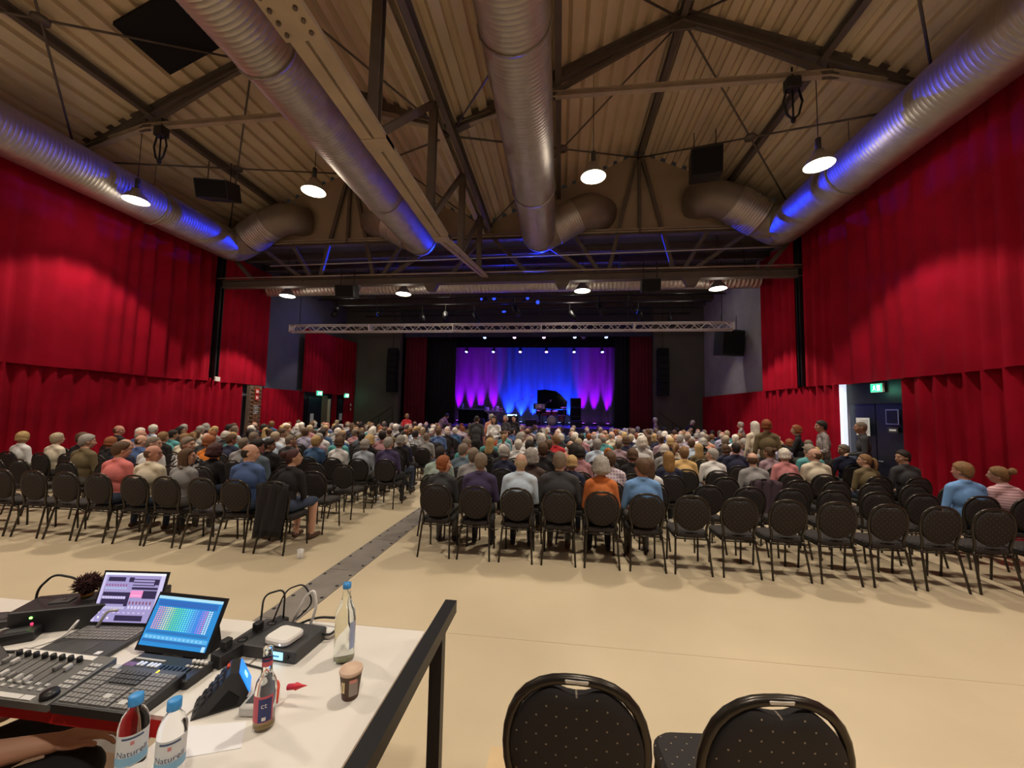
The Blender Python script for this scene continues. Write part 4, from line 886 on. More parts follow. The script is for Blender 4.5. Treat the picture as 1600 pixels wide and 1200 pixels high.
# coats hung on chairs
b = MB(); n = 14; vs = []
for j in range(9):
    z = .935-.085*j
    for i in range(n+1):
        u = i/n; x = -.235+.47*u; s_ = .022*math.sin(u*19+j*.5)+.012*math.sin(u*41)
        vs.append((x*(1-.02*j), -.275+s_-.012*j*(1-abs(u-.5)), z-.05*abs(u-.5)**2*4))
vs += [(p[0], p[1]+.03, p[2]) for p in vs[:9*(n+1)]]
N = n+1; fs = [(j*N+i, j*N+i+1, (j+1)*N+i+1, (j+1)*N+i) for j in range(8) for i in range(n)]; o_ = 9*N
fs += [(o_+a, o_+d_, o_+c_, o_+b_) for a, b_, c_, d_ in fs]
fs += [(i, o_+i, o_+i+1, i+1) for i in range(n)]+[(8*N+i, 8*N+i+1, o_+8*N+i+1, o_+8*N+i) for i in range(n)]
b.add(vs, fs, 0, True); cm = b.mesh('coat', CLOTH['black'])
for (x, y, l, m) in ((-3.74, 4.83+.25, 'black coat draped over the aisle chair of the left back row', CLOTH['black']), (3.25, 6.7+.25, 'dark plum jacket hung over a chair back in the right block', mat('cloth_plum', (.06, .035, .05), .9))):
    o = bpy.data.objects.new('draped_coat', cm); COL.objects.link(o); o.location = (x, y, 0); o.material_slots[0].link = 'OBJECT'; o.material_slots[0].material = m; tag(o, l, 'coat')
tag(MB().lathe([(.03, 0), (.031, .002), (.042, .11), (.04, .11), (.029, .004)], (-3.25, 4.75, 0), 16).build('plastic_cup', mat('clear_plastic_cup', (.85, .85, .85), .2, alpha=.5)), 'clear plastic cup on the floor beside the aisle chair', 'cup')
# foreground chairs on the low riser
for x, y, rz, l in ((.06, 1.50, 0.0, 'large foreground chair with dotted black back, left of two'), (.595, 1.50, .10, 'large foreground chair with dotted black back, right of two')):
    c = chair(x, y, .2, rz, l, True, 'foreground chairs', False)
    o = bpy.data.objects.new('handle_cap', cap); COL.objects.link(o); o.parent = c
# ------------------------------------------------------------------ stage lights
def par(loc, direc, lensmat, label, col, energy, angle=60, group='stage spotlights', size=.09, lightsize=.06, clamp=.40):
    t = empty('stage_spotlight', loc, 0, label, 'spotlight', group); d = Vector(direc).normalized(); L = Vector((0, 0, 0))
    MB().cyl(L-d*.22, L+d*.05, size*.85, size*1.15, seg=14).build('barrel', m_black, t)
    MB().lathe([(.0001, .0), (size, .0), (size, .01), (.0001, .012)], L+d*.052, 14, rot=d.to_track_quat('Z', 'Y').to_matrix()).build('lens', lensmat, t)
    MB().tube([(-size*1.4, 0, 0), (-size*1.4, 0, .22), (size*1.4, 0, .22), (size*1.4, 0, 0)], .012, 5).build('yoke', m_black, t)
    MB().cyl((0, 0, .22), (0, 0, clamp), .02, seg=6).build('clamp', m_black, t)
    if energy: light('stage_beam', 'SPOT', Vector(loc)+d*.09, energy, col, d, lightsize, angle, .6)
    return t
g_b = glow('blue_lens', (.30, .42, 1), 5); g_p = glow('pink_lens', (.95, .5, 1), 5); g_h = glow('added_spot_lens', (.03, .08, 1), 1.2); g_u = glow('purple_lens', (.5, .1, 1), 5)
for k, x in enumerate((-4.33, -2.6, -.92, .81, 2.54)):
    pk = k in (1, 2)
    par((x, 22.0, 6.18), (0.02*(x+1), -.55, -.83), g_p if pk else g_b, '%s lit %s spotlight, front row over the stage, %s' % (ORD[k], 'pink' if pk else 'blue', 'counted from the left'), STAGE_PINK if pk else STAGE_BLUE, 700, 70)
for k, x in enumerate((-6.0, -4.24, -2.51, -.85, .87, 2.6)):
    pk = k in (2, 3)
    par((x, 24.5, 5.73), (0.02*(x+1), -.5, -.86), g_p if pk else g_b, '%s lit %s spotlight, rear row over the stage, %s' % (ORD[k], 'pink' if pk else 'blue', 'counted from the left'), STAGE_PINK if pk else STAGE_BLUE, 700, 70)
for y, z, l in ((22.0, 6.56, 'front'), (24.5, 6.11, 'rear')):
    t = empty('light_bar', (0, y, z), 0, 'black %s bar carrying the lit stage spotlights' % l, 'light bar', 'stage light bars')
    MB().cyl((-8, 0, 0), (4.4, 0, 0), .03, seg=8).build('pipe', m_black, t)
    for x in (-7, -3, 1, 4): MB().cyl((x, 0, 0), (x, 0, 7.6-z), .01, seg=5).build('drop_rod', m_black, t)
# moving heads, silvery
for x, l in ((-6.25, 'silvery moving-head light at left under the truss'), (1.25, 'silvery moving-head light at right under the truss')):
    t = empty('moving_head', (x, 22.0, 6.25), .4, l, 'spotlight', 'moving-head lights')
    MB().rbox((0, 0, .2), (.3, .2, .1), .03).build('base', m_lgrey, t)
    for s in (-1, 1): MB().bar((s*.14, 0, .18), (s*.14, 0, -.08), .04, .1).build('arm', m_lgrey, t)
    MB().cyl((0, .08, .0), (0, -.16, -.14), .10, .12, seg=12).build('head', m_lgrey, t)
    MB().cyl((0, -.17, -.145), (0, -.18, -.15), .09, seg=12).build('lens', mat('glass_lens', (.6, .6, .7), .1), t)
for x, y, z, d, e, l in ((-2.95, 17.0, 6.95, (-1.5, -8, -.1), 5000, 'unseen blue spotlight added to streak the left middle duct'), (-1.0, 17.0, 6.74, (.25, -8, .06), 6000, 'unseen blue spotlight added to streak the right middle duct'), (-1.5, 17.0, 6.95, (7.6, -8, .05), 3500, 'unseen blue spotlight added to streak the right wall duct'), (-3.5, 17.0, 6.95, (-7.5, -8, .05), 3500, 'unseen blue spotlight added to streak the left wall duct'), (-2.5, 17.0, 6.3, (0, -.5, .5), 200, 'blue spotlight added above the truss to wash the low ceiling'), (3.2, 17.0, 6.3, (1, .1, -.45), 600, 'blue spotlight added above the truss to tint the right wall'), (-8.4, 17.0, 6.3, (-1, -.1, -.45), 60, 'blue spotlight added above the truss to tint the left wall')):
    par((x, y, z), d, g_h, l, (.20, .16, 1) if abs(d[0]) == 1 else STAGE_BLUE, e, 80 if abs(d[0]) == 1 else 26 if abs(d[0]) > 2 else (120 if d[2] > .3 else 20), lightsize=.08, clamp=.66 if z > 6.8 else .87 if z > 6.5 else .4)  # spots added to throw blue on the ducts, low ceiling and side walls
# uplights along the backdrop
ups = [(-6.9, 1), (-6.07, 1), (-5.36, 1), (-4.48, 1), (-3.4, 0), (-2.55, 0), (-1.7, 0), (-.85, 0), (0, 0), (.7, 0), (1.54, 1), (2.29, 1), (3.14, 1)]
for k, (x, p) in enumerate(ups):
    t = empty('floor_uplight', (x, 26.1, 1.12), 0, '%s %s floor uplight from the left at foot of the backdrop' % (ORD[k], 'violet' if p else 'blue'), 'spotlight', 'backdrop uplights')
    MB().rbox((0, 0, .06), (.24, .2, .10), .03).build('body', m_black, t); MB().bbox((-.09, -.07, .11), (.09, .07, .118)).build('lens', g_u if p else g_b, t)
    light('uplight', 'SPOT', (x, 26.1, 1.26), 2800 if p else 3000, STAGE_PURPLE if p else STAGE_BLUE, (0, .09 if p else .16, 1), .04, 28 if p else 50, .95)
# loudspeaker columns beside the stage
for x, l in ((-9.0, 'black line-array loudspeaker column left of the stage'), (5.1, 'black line-array loudspeaker column right of the stage')):
    t = empty('line_array', (x, 20.1, 2.8), 0, l, 'speaker', 'line-array columns')
    for k in range(7): MB().rbox((0, .02*abs(k-3), .18+k*.335), (.52, .42, .325), .03, rot=Matrix.Rotation(.03*(3-k), 3, 'X')).build('cabinet', m_blackm, t)
    MB().bbox((-.25, -.1, 2.36), (.25, .1, 2.42)).build('fly_frame', m_black, t); MB().cyl((0, 0, 2.4), (0, 0, 4.8), .015, seg=5).build('chain', m_black, t)
# ------------------------------------------------------------------ band gear on the stage
ZS = 1.12
m_shell = mat('drum_shell', (.30, .10, .12), .25); m_skin = mat('drum_head', (.75, .73, .70), .5); m_cym = mat('cymbal_brass', (.75, .55, .25), .3, metal=1.0)
t = empty('drum_kit', (-.45, 23.4, ZS), 0, 'drum kit with cymbals glinting pink and blue on the stage', 'drum kit')
def drum(n, c, r, h, rot=None):
    rot = rot or Matrix.Identity(3); o = MB().lathe([(r, -h/2), (r*1.02, -h/2+.02), (r, -h/2+.03), (r, h/2-.03), (r*1.02, h/2-.02), (r, h/2)], c, 22, rot=rot).build(n, m_shell, t)
    for s in (-1, 1): MB().lathe([(.0001, 0), (r*.97, 0), (r*.97, .006), (.0001, .007)], Vector(c)+rot @ Vector((0, 0, s*(h/2+.002))), 22, rot=rot).build('drum_head', m_skin, o)
RX = Matrix.Rotation(PI/2, 3, 'X')
drum('bass_drum', (0, -.1, .30), .29, .42, RX); drum('rack_tom', (-.2, -.12, .74), .16, .22, Matrix.Rotation(.25, 3, 'X')); drum('rack_tom', (.2, -.12, .74), .17, .24, Matrix.Rotation(.25, 3, 'X'))
drum('floor_tom', (.58, .2, .42), .21, .38); drum('snare_drum', (-.45, .3, .62), .18, .14)
for n, x, y, z, r in (('crash_cymbal', -.7, -.05, 1.12, .21), ('ride_cymbal', .72, -.05, 1.08, .25), ('hi_hat', -.78, .35, .88, .18)):
    o = MB().lathe([(.0001, .03), (.03, .025), (r*.6, .01), (r, -.004), (r*.6, .006), (.0001, .02)], (x, y, z), 22, rot=Matrix.Rotation(.2, 3, 'X')).build(n, m_cym, t)
    MB().cyl((x, y, .3), (x, y, z+.04), .012, seg=6).build('stand', m_chrome, o)
    for k in range(3): MB().tube([(x, y, .35), (x+.25*math.cos(k*2.1), y+.25*math.sin(k*2.1), 0)], .01, 5).build('tripod_leg', m_chrome, o)
MB().rbox((0, .6, .5), (.34, .34, .08), .1).build('stool', m_black, t); MB().cyl((0, .6, 0), (0, .6, .46), .03, seg=8).build('stool_post', m_chrome, t)
m_pno = mat('piano_black', (.006, .006, .007), .12)
t = empty('grand_piano', (-.45, 25.0, ZS), 0, 'black grand piano with raised lid behind the drum kit', 'piano')
pl = [(-1.0, -.6), (.9, -.6), (.95, -.1), (.55, .35), (.2, .6), (-.5, .7), (-1.0, .65)]
MB().prism(pl, 'z', .62, .95).build('case', m_pno, t)
lid = MB(); lid.prism([(x, (y+.62)) for x, y in pl], 'z', 0, .03); lo = lid.build('lid', m_pno, t, (0, .62, .97)); lo.rotation_euler = (R_(78), 0, 0); lo.location = (0, .45, .97)
MB().bar((.7, -.3, .95), (.62, .5, 1.6), .03).build('lid_prop', m_pno, t); MB().bbox((-1.12, -.55, .68), (-1.0, .6, .72)).build('keyboard', m_white, t)
for x, y in ((-.8, -.4), (.7, -.4), (-.3, .4)): MB().cyl((x, y, 0), (x, y, .62), .05, .07, seg=10).build('leg', m_pno, t)
t = empty('speaker_stack', (.98, 24.2, ZS), .1, 'tall dark speaker stack right of the drum kit', 'speaker')
for k in range(3): MB().rbox((0, 0, .28+k*.56), (.6, .5, .55), .03).build('cabinet', m_black, t)
for k in range(3): MB().bbox((-.26, -.262, .06+k*.56), (.26, -.25, .5+k*.56)).build('grille', m_blackm, t)
t = empty('keyboard_rig', (-5.2, 23.4, ZS), 0, 'long keyboard on a cloth-covered stand at left of stage', 'keyboard')
MB().rbox((0, 0, .82), (1.9, .45, .1), .02).build('body', m_black, t); MB().bbox((-.85, -.2, .87), (.85, -.05, .885)).build('keys', m_white, t)
MB().bbox((-.9, -.15, 0), (.9, .15, .77)).build('cloth_skirt', m_blackm, t)
MB().rbox((.45, .1, 1.0), (.5, .3, .22), .02).build('amp_head', m_dgrey, t); MB().bbox((-.75, .05, .88), (-.65, .15, 1.2)).build('small_monitor', m_lgrey, t)
t = empty('percussion_table', (-3.9, 23.2, ZS), 0, 'percussion table with small bright instruments left of centre stage', 'percussion')
MB().rbox((0, 0, .78), (1.1, .5, .05), .02).build('top', m_lgrey, t)
for x in (-.45, .45): MB().bar((x, -.2, 0), (-x, -.2, .76), .03).build('crossed_leg', m_chrome, t)
for k, (x, h, c) in enumerate(((-.4, .2, 'a'), (-.1, .12, 'b'), (.2, .28, 'c'), (.42, .16, 'd'))): MB().lathe([(.09, 0), (.11, h*.5), (.08, h), (.0001, h)], (x, 0, .805), 14).build('hand_drum', m_shell if k % 2 else m_skin, t)
t = empty('guitar_amp', (-2.9, 24.2, ZS), 0, 'dark guitar amplifier with a small lit panel near centre stage', 'amplifier')
MB().rbox((0, 0, .33), (.7, .35, .62), .03).build('cabinet', m_black, t); MB().bbox((-.3, -.182, .08), (.3, -.176, .48)).build('grille', m_dgrey, t); MB().bbox((-.3, -.184, .52), (.3, -.178, .6)).build('lit_panel', glow('amp_panel', (.4, .7, 1), 3), t)
for k, (x, y, h, l) in enumerate(((-1.66, 23.6, 1.75, 'tall straight microphone stand left of the piano'), (-2.55, 22.6, 1.3, 'boom microphone stand near centre stage'), (-4.6, 22.7, 1.3, 'boom microphone stand before the keyboard'), (-.95, 22.6, 1.2, 'boom microphone stand before the drum kit'))):
    t = empty('microphone_stand', (x, y, ZS), 0, l, 'microphone stand', 'microphone stands')
    MB().cyl((0, 0, 0), (0, 0, h), .013, seg=6).build('pole', m_black, t)
    for q in range(3): MB().tube([(0, 0, .12), (.3*math.cos(q*2.1), .3*math.sin(q*2.1), 0)], .012, 5).build('foot', m_black, t)
    if k: MB().tube([(-.1, 0, h-.05), (.45, 0, h+.25)], .01, 5).build('boom', m_black, t)
    e = (.45, 0, h+.25) if k else (0, 0, h); MB().ell(e, (.035, .035, .05), seg=8, rings=6).build('microphone', m_lgrey, t)
t = empty('music_stand', (-1.15, 23.3, ZS), .1, 'black music stand with sheets between mic stand and drums', 'music stand')
MB().cyl((0, 0, 0), (0, 0, .95), .015, seg=6).build('pole', m_black, t); MB().box((0, 0, 1.12), (.75, .03, .36), rot=Matrix.Rotation(-.3, 3, 'X')).build('desk', m_black, t); MB().box((0, -.03, 1.12), (.55, .01, .28), rot=Matrix.Rotation(-.3, 3, 'X')).build('sheet', m_paper, t)
for k, x in enumerate((-4.4, -1.5, .9)):
    t = empty('stage_monitor', (x, 21.3, ZS), 0, 'black wedge monitor at the stage edge, %s from the left' % ORD[k], 'speaker', 'stage wedges')
    MB().prism([(-.22, 0), (.22, 0), (.22, .12), (.0, .36), (-.22, .36)], 'x', -.3, .3).build('cabinet', m_black, t); MB().prism([(.225, .125), (.01, .365), (.0, .355), (.215, .115)], 'x', -.27, .27).build('grille', m_dgrey, t)
# ------------------------------------------------------------------ floor duct cover along the aisle
t = empty('floor_duct_cover', (0, 0, 0), 0, 'dark studded cable duct cover strip running along the aisle floor', 'floor cover')
m_cov = mat('duct_cover_steel', (.19, .165, .145), .5, var=.15, scale=4)
for k in range(9):
    y = -1.0+k*1.1; MB().bbox((-2.70, y+.004, 0), (-2.32, y+1.096, .006)).build('cover_plate', m_cov, t)
    for s in (-2.665, -2.355):
        for q in range(4): MB().cyl((s, y+.15+q*.27, .006), (s, y+.15+q*.27, .010), .018, seg=8).build('bolt', m_black, t)
# ------------------------------------------------------------------ sound desk
ZT = .94
m_top = mat('white_tabletop', (.78, .74, .69), .35, var=.03, scale=3)
m_redc = mat('red_apron_cloth', (.55, .012, .015), .75)
tag(MB().bbox((-4.2, -1.2, 0), (-.43, 1.80, .2)).build('desk_riser', m_brown), 'low brown wooden riser under the sound desk', 'platform')
tag(MB().bbox((-.33, .2, 0), (3.2, 2.11, .2)).build('chair_riser', m_wood), 'low pale plywood riser carrying the two foreground chairs', 'platform')
def table(x0, x1, y0, y1, label):
    t = empty('desk_table', (0, 0, 0), 0, label, 'table')
    MB().bbox((x0, y0, ZT-.028), (x1, y1, ZT)).build('tabletop', m_top, t)
    for x in (x0+.06, x1-.24):
        for y in (y0+.06, y1-.20): MB().tube([(x, y, .2), (x, y, ZT-.028)], .018, 8).build('leg', m_mgrey, t)
    MB().bbox((x0+.04, y1-.06, ZT-.07), (x1-.04, y1-.04, ZT-.028)).build('frame_rail', m_mgrey, t)
    return t
ta = table(-2.95, -1.165, 1.16, 1.70, 'white table carrying the laptops and controllers'); table(-1.155, -.58, .05, 1.745, 'white table with bottles and coffee cup beside the black rail')
tag(drape('table_apron', -2.9, 1.135, -1.17, 1.148, .884, .938, 'red', .5, .004, m_redc, 31, .003), 'red cloth strip hanging from the near edge of the laptop table', 'cloth')
t = empty('guard_rail', (-.456, 0, 0), 0, 'black square-tube guard rail at right of the sound desk', 'handrail')
MB().bbox((-.025, -1.0, 1.05), (.025, 1.71, 1.10)).build('top_rail', m_black, t)
for y in (1.53, -.4): MB().bbox((-.024, y-.022, .2), (.024, y+.022, 1.05)).build('post', m_black, t)
def local(name, loc, rz, label, cat, group=None): return empty(name, loc, rz, label, cat, group)
def screen(name, parent, w_, h_, rects, M_, base):
    """flat picture: rectangles in 0..1 over a base sheet, M_ maps (x, y, lift) into the parent"""
    mats = [base]; idx = {}; b = MB(); lift = 0
    for r in [(0, 0, 1, 1, None)]+rects:
        x0, y0, x1, y1, c = r; mi = 0
        if c is not None:
            if c not in idx: idx[c] = len(mats); mats.append(glow('px_%d_%d_%d' % tuple(int(v*255) for v in c), c, 1.0))
            mi = idx[c]
        z = .0006+lift; lift = min(lift+.00001, .0012)
        b.add([M_ @ Vector((x*w_-w_/2, y*h_, z)) for x, y in ((x0, y0), (x1, y0), (x1, y1), (x0, y1))], [(0, 1, 2, 3)], mi)
    return b.build(name, mats, parent)
def keys(b, x0, x1, y0, y1, nx, ny, z, h, mi=1, gap=.18, rot=None):
    for j in range(ny):
        for i in range(nx):
            a = x0+(x1-x0)*(i+gap/2)/nx; c = x0+(x1-x0)*(i+1-gap/2)/nx; d = y0+(y1-y0)*(j+gap/2)/ny; e = y0+(y1-y0)*(j+1-gap/2)/ny
            b.bbox((a, d, z), (c, e, z+h), mi)
def key_parts(parent, name, x0, x1, y0, y1, nx, ny, z, h, m, gap=.18):
    dx, dy = (x1-x0)/nx, (y1-y0)/ny; me = MB().bbox((-dx*(1-gap)/2, -dy*(1-gap)/2, 0), (dx*(1-gap)/2, dy*(1-gap)/2, h)).mesh(name, m)
    for j in range(ny):
        for i in range(nx):
            o = bpy.data.objects.new(name, me); COL.objects.link(o); o.parent = parent; o.location = (x0+dx*(i+.5), y0+dy*(j+.5), z)
# laptop
t = local('laptop', (-1.87, 1.45, ZT), .10, 'dark grey laptop showing a violet mixer window', 'laptop')
base = MB().rbox((0, 0, .009), (.345, .235, .016), .012).build('base', m_dgrey, t)
key_parts(base, 'key', -.155, .155, -.005, .10, 14, 5, .017, .003, m_mgrey)
MB().bbox((-.055, -.10, .0165), (.055, -.02, .018)).build('touchpad', mat('touchpad_grey', (.07, .07, .072), .4), base)
MB().bbox((.11, -.105, .017), (.135, -.085, .0185)).build('sticker', m_paper, base)
tl = R_(74); Ms = Matrix.Translation((0, .112, .018)) @ Matrix.Rotation(tl, 4, 'X')
MB().box(Ms @ Vector((0, .11, -.004)), (.345, .22, .008), rot=Ms.to_3x3()).build('screen_lid', m_plast, t)
rs = [(.0, .95, 1, 1, (.92, .93, 1)), (0, 0, .045, .95, (.62, .55, .85)), (.93, 0, 1, .95, (.66, .60, .86))]
dk = (.03, .02, .07); lv = (.72, .66, .92)
rs += [(.08, .82, .36, .91, dk), (.42, .81, .50, .91, dk), (.5, .86, .86, .88, dk), (.5, .80, .86, .82, dk), (.5, .74, .86, .76, dk), (.84, .76, .92, .88, dk), (.5, .66, .92, .71, dk), (.06, .52, .48, .60, dk), (.06, .36, .46, .46, dk), (.44, .32, .50, .60, dk), (.50, .50, .70, .64, (.95, .30, .62)), (.52, .53, .68, .55, (1, .5, .75)), (.70, .48, .92, .64, dk), (.36, .03, .80, .14, dk)]
for k in range(8): rs += [(.07+k*.045, .72, .095+k*.045, .765, (.30, .10, .25)), (.07+k*.045, .66, .10+k*.045, .70, (.45, .55, .78))]
for k in range(9): rs += [(.07+k*.042, .47, .10+k*.042, .51, lv), (.07+k*.045, .26, .105+k*.045, .31, (.60, .56, .78))]
for k in range(7): rs += [(.52+k*.055, .36, .545+k*.055, .42, (.25, .08, .15)), (.52+k*.055, .27, .555+k*.055, .33, lv)]
for k in range(10): rs += [(.07+k*.08, .18, .10+k*.08, .20, (.80, .62, .90))]
rs += [(.09, .07, .115, .11, (1, 1, 1)), (.24, .06, .265, .10, (1, 1, 1))]
screen('screen', t, .325, .20, rs, Ms @ Matrix.Translation((0, .012, .001)), glow('mixer_base', (.42, .36, .68), .9))
t.scale = (.86, .9, .98)
# tablet computer with colour grid
t = local('tablet_computer', (-1.49, 1.415, ZT), -.03, 'tilted tablet computer showing a rainbow colour grid on blue', 'tablet')
Mt = Matrix.Translation((0, 0, .022)) @ Matrix.Rotation(R_(66), 4, 'X')
MB().box(Mt @ Vector((0, .105, -.006)), (.345, .225, .011), rot=Mt.to_3x3()).build('body', m_plast, t)
MB().prism([(.012, 0), (.11, 0), (.085, .13), (.075, .13)], 'x', .05, .14).build('stand', m_blackm, t); MB().prism([(.012, 0), (.11, 0), (.085, .13), (.075, .13)], 'x', -.14, -.05).build('stand', m_blackm, t)
rs = [(0, .94, 1, 1, (.45, .78, .95)), (.03, .80, .95, .92, (.02, .14, .50)), (.03, .25, .95, .30, (.02, .18, .50)), (.02, .14, .98, .22, (.10, .45, .85)), (.02, .08, .98, .13, (.02, .15, .45)), (.93, .0, .98, .1, (.5, .8, 1))]
import colorsys
NX, NY = 24, 12
for i in range(NX):
    if i < 18: hcol = colorsys.hsv_to_rgb([.97, .98, 0, .06, .12, .16, .22, .28, .33, .35, .37, .40, .44, .48, .52, .56, .60, .62][i], .62 if i < 6 else .8, 1.0)
    elif i < 22: hcol = [(.10, .25, 1), (.35, .2, .95), (.6, .25, .9), (.85, .2, .6)][i-18]
    else: hcol = (.8, .95, 1)
    hcol = tuple(round(v, 2) for v in hcol)
    for j in range(NY): rs.append((.07+.85*i/NX, .33+.46*j/NY, .07+.85*(i+.62)/NX, .33+.46*(j+.62)/NY, hcol))
for k in range(14): rs.append((.05+k*.063, .155, .085+k*.063, .20, (.25, .62, .95)))
screen('screen', t, .325, .19, rs, Mt @ Matrix.Translation((0, .014, .0015)), glow('tablet_base', (.02, .30, .75), .9))
t.scale = (.93, .93, .90)
light('tablet_light', 'AREA', (-1.45, 1.36, 1.06), .25, (.15, .45, 1), (0, -.9, .3))
# fader controller
m_fad = mat('controller_grey', (.13, .125, .12), .45)
t = local('fader_controller', (-1.80, 1.215, ZT), 0, 'grey fader controller with eight strips at the table edge', 'controller')
MB().prism([(-.095, 0), (.10, 0), (.10, .05), (-.095, .022)], 'x', -.20, .20).build('body', m_fad, t)
Mf = Matrix.Translation((0, -.095, .022)) @ Matrix.Rotation(math.atan2(.028, .195), 4, 'X')
def on(M_, o): o.matrix_local = M_; return o
strip = lambda n, m, a, b2: on(Mf, MB().bbox(a, b2).build(n, m, t))
strip('scribble_strip', m_white, (-.19, .172, 0), (.13, .19, .003)); strip('button_row', m_white, (-.19, .006, 0), (.08, .022, .003)); strip('end_label', m_white, (.085, .006, 0), (.125, .022, .003))
for k in range(8):
    x = -.17+k*.037
    strip('slot', m_black, (x-.001, .06, 0), (x+.001, .155, .0015))
    fy = (.13, .13, .08, .075, .07, .07, .125, .13)[k]
    on(Mf, MB().rbox((x, fy, .008), (.014, .024, .014), .004).build('fader_cap', m_lgrey if k % 3 else m_mgrey, t))
    on(Mf, MB().lathe([(.009, 0), (.008, .016), (.0001, .016)], (x, .164, .002), 12).build('rotary_knob', m_plast, t))
    for q in range(2): strip('button', m_lgrey, (x+.008, .04+q*.018, 0), (x+.024, .05+q*.018, .003))
for i in range(3):
    for j in range(6): strip('button', m_lgrey, (.145+i*.016, .06+j*.018, 0), (.157+i*.016, .071+j*.018, .003))
on(Mf, MB().lathe([(.024, 0), (.022, .014), (.0001, .015)], (.165, .03, .001), 18).build('jog_wheel', m_plast, t))
# lighting keypad
t = local('lighting_keypad', (-1.437, 1.205, ZT), 0, 'dark lighting keypad full of small keys between fader controller and bottles', 'controller')
MB().prism([(-.085, 0), (.085, 0), (.085, .045), (-.085, .026)], 'x', -.15, .15).build('body', m_plast, t)
Mk = Matrix.Translation((0, -.085, .026)) @ Matrix.Rotation(math.atan2(.019, .17), 4, 'X')
ke = bpy.data.objects.new('key_field', MB().bbox((-.145, .004, 0), (.145, .166, .001)).mesh('key_field', m_dgrey)); COL.objects.link(ke); ke.parent = t; ke.matrix_local = Mk
key_parts(ke, 'key', -.14, -.075, .01, .15, 4, 8, .001, .004, m_mgrey); key_parts(ke, 'key', -.068, .04, .01, .085, 7, 5, .001, .005, m_mgrey); key_parts(ke, 'key', -.068, .04, .095, .15, 7, 3, .001, .004, m_dgrey); key_parts(ke, 'key', .048, .14, .01, .15, 6, 8, .001, .005, m_mgrey)
for x, y in ((-.11, .155), (.0, .045), (.075, .03)): MB().bbox((x-.012, y-.008, .001), (x+.012, y+.008, .007)).build('large_key', m_lgrey, ke)
MB().bbox((.05, .15, .001), (.054, .163, .004)).build('yellow_mark', glow('yellow_led', (1, .8, .05), 2), ke)
# keyboard controller under the tablet
t = local('button_controller', (-1.415, 1.325, ZT), -.02, 'low black button controller with white keys under the tablet', 'controller')
MB().rbox((0, 0, .016), (.31, .11, .032), .008).build('body', m_plast, t)
for k, x in enumerate((-.095, -.078, -.052, -.036, -.020)): MB().rbox((x, -.005, .034), (.011, .022, .006), .004).build('white_key', m_white, t)
for k in range(7): MB().rbox((.0+k*.018, -.012, .034), (.010, .03, .006), .003).build('black_key', m_black, t)
for k in range(4):
    MB().lathe([(.007, 0), (.006, .012), (.0001, .012)], (.09+k*.017, .032, .032), 10).build('knob', m_white, t); MB().rbox((.085+k*.018, .012, .034), (.012, .010, .005), .003).build('pad_key', m_lgrey, t)
MB().bbox((-.145, .018, .032), (-.02, .026, .034)).build('label_strip', m_lgrey, t); MB().bbox((-.15, -.05, .032), (-.105, .0, .0335)).build('violet_pad', mat('violet_pad', (.16, .06, .14), .5), t)
# wedge handset with blue side
t = local('desk_handset', (-1.095, 1.235, ZT), R_(38), 'black wedge-shaped desk unit with glowing blue side panel', 'device')
wd = [(-.075, 0), (.06, 0), (.075, .035), (.045, .105), (.02, .11)]
MB().prism(wd, 'y', -.045, .045).build('body', m_plast, t)
for i in range(5):
    for j in range(3): f_ = .15+i*.16; x = -.075+f_*.095; MB().box((x-.004, -.025+j*.025, f_*.11+.004), (.012, .014, .004), rot=Matrix.Rotation(-.86, 3, 'Y')).build('key', m_dgrey, t)
MB().prism([(.075, .035), (.045, .105), (.049, .107), (.079, .037)], 'y', -.04, .04).build('blue_panel', glow('blue_panel', (.02, .25, 1), 1.4), t)
MB().prism([(.0655, .065), (.0575, .082), (.0605, .084), (.0685, .067)], 'y', -.012, .008).build('panel_emblem', glow('cyan_emblem', (.3, .8, 1), 2), t)
MB().prism([(-.03, .008), (.045, .008), (.05, .03), (.02, .06)], 'y', -.0465, -.045).build('side_recess', m_blackm, t)
MB().box((.018, .02, .1), (.02, .02, .012)).build('red_mark', mat('red_mark', (.6, .06, .02), .5), t)
# rack box, router, power strip
t = local('rack_device', (-1.13, 1.55, ZT), -.07, 'flat dark box with lit blue-white display under the white router', 'device')
MB().rbox((0, 0, .024), (.30, .185, .048), .008).build('body', m_dgrey, t); MB().bbox((.03, -.0945, .010), (.095, -.0925, .038)).build('display', glow('rack_display', (.35, .75, 1), 1.6), t)
MB().bbox((.035, -.0955, .020), (.08, -.0946, .026)).build('display_text', glow('rack_text', (.05, .25, .5), 1), t); MB().bbox((-.12, -.0945, .012), (-.085, -.0925, .034)).build('port_panel', m_lgrey, t)
MB().cyl((.115, -.094, .024), (.115, -.1, .024), .008, seg=12).build('dial', m_black, t)
t = local('network_router', (-1.085, 1.515, ZT+.048), -.15, 'small white rounded router lying on the flat dark box', 'router')
MB().rbox((0, 0, .014), (.115, .105, .026), .028, n=6).build('housing', m_white, t); MB().ell((.03, -.0525, .012), (.003, .002, .003), seg=8, rings=6).build('led', glow('white_led', (1, 1, 1), 5), t)
t = local('access_point', (-1.02, 1.655, ZT), -.05, 'flat white box with cable behind the white router', 'router'); MB().rbox((0, 0, .012), (.14, .07, .022), .012).build('housing', m_white, t); MB().bbox((-.03, -.01, .023), (.03, .01, .0235)).build('logo_patch', m_lgrey, t)
t = local('power_strip', (-1.235, 1.53, ZT), R_(78), 'black power strip with plugs left of the flat dark box', 'power strip')
MB().rbox((0, 0, .025), (.30, .055, .05), .006).build('body', m_plast, t)
for k in range(4): MB().lathe([(.018, 0), (.018, .003), (.0001, .003)], (-.11+k*.065, 0, .05), 14).build('socket', m_black, t)
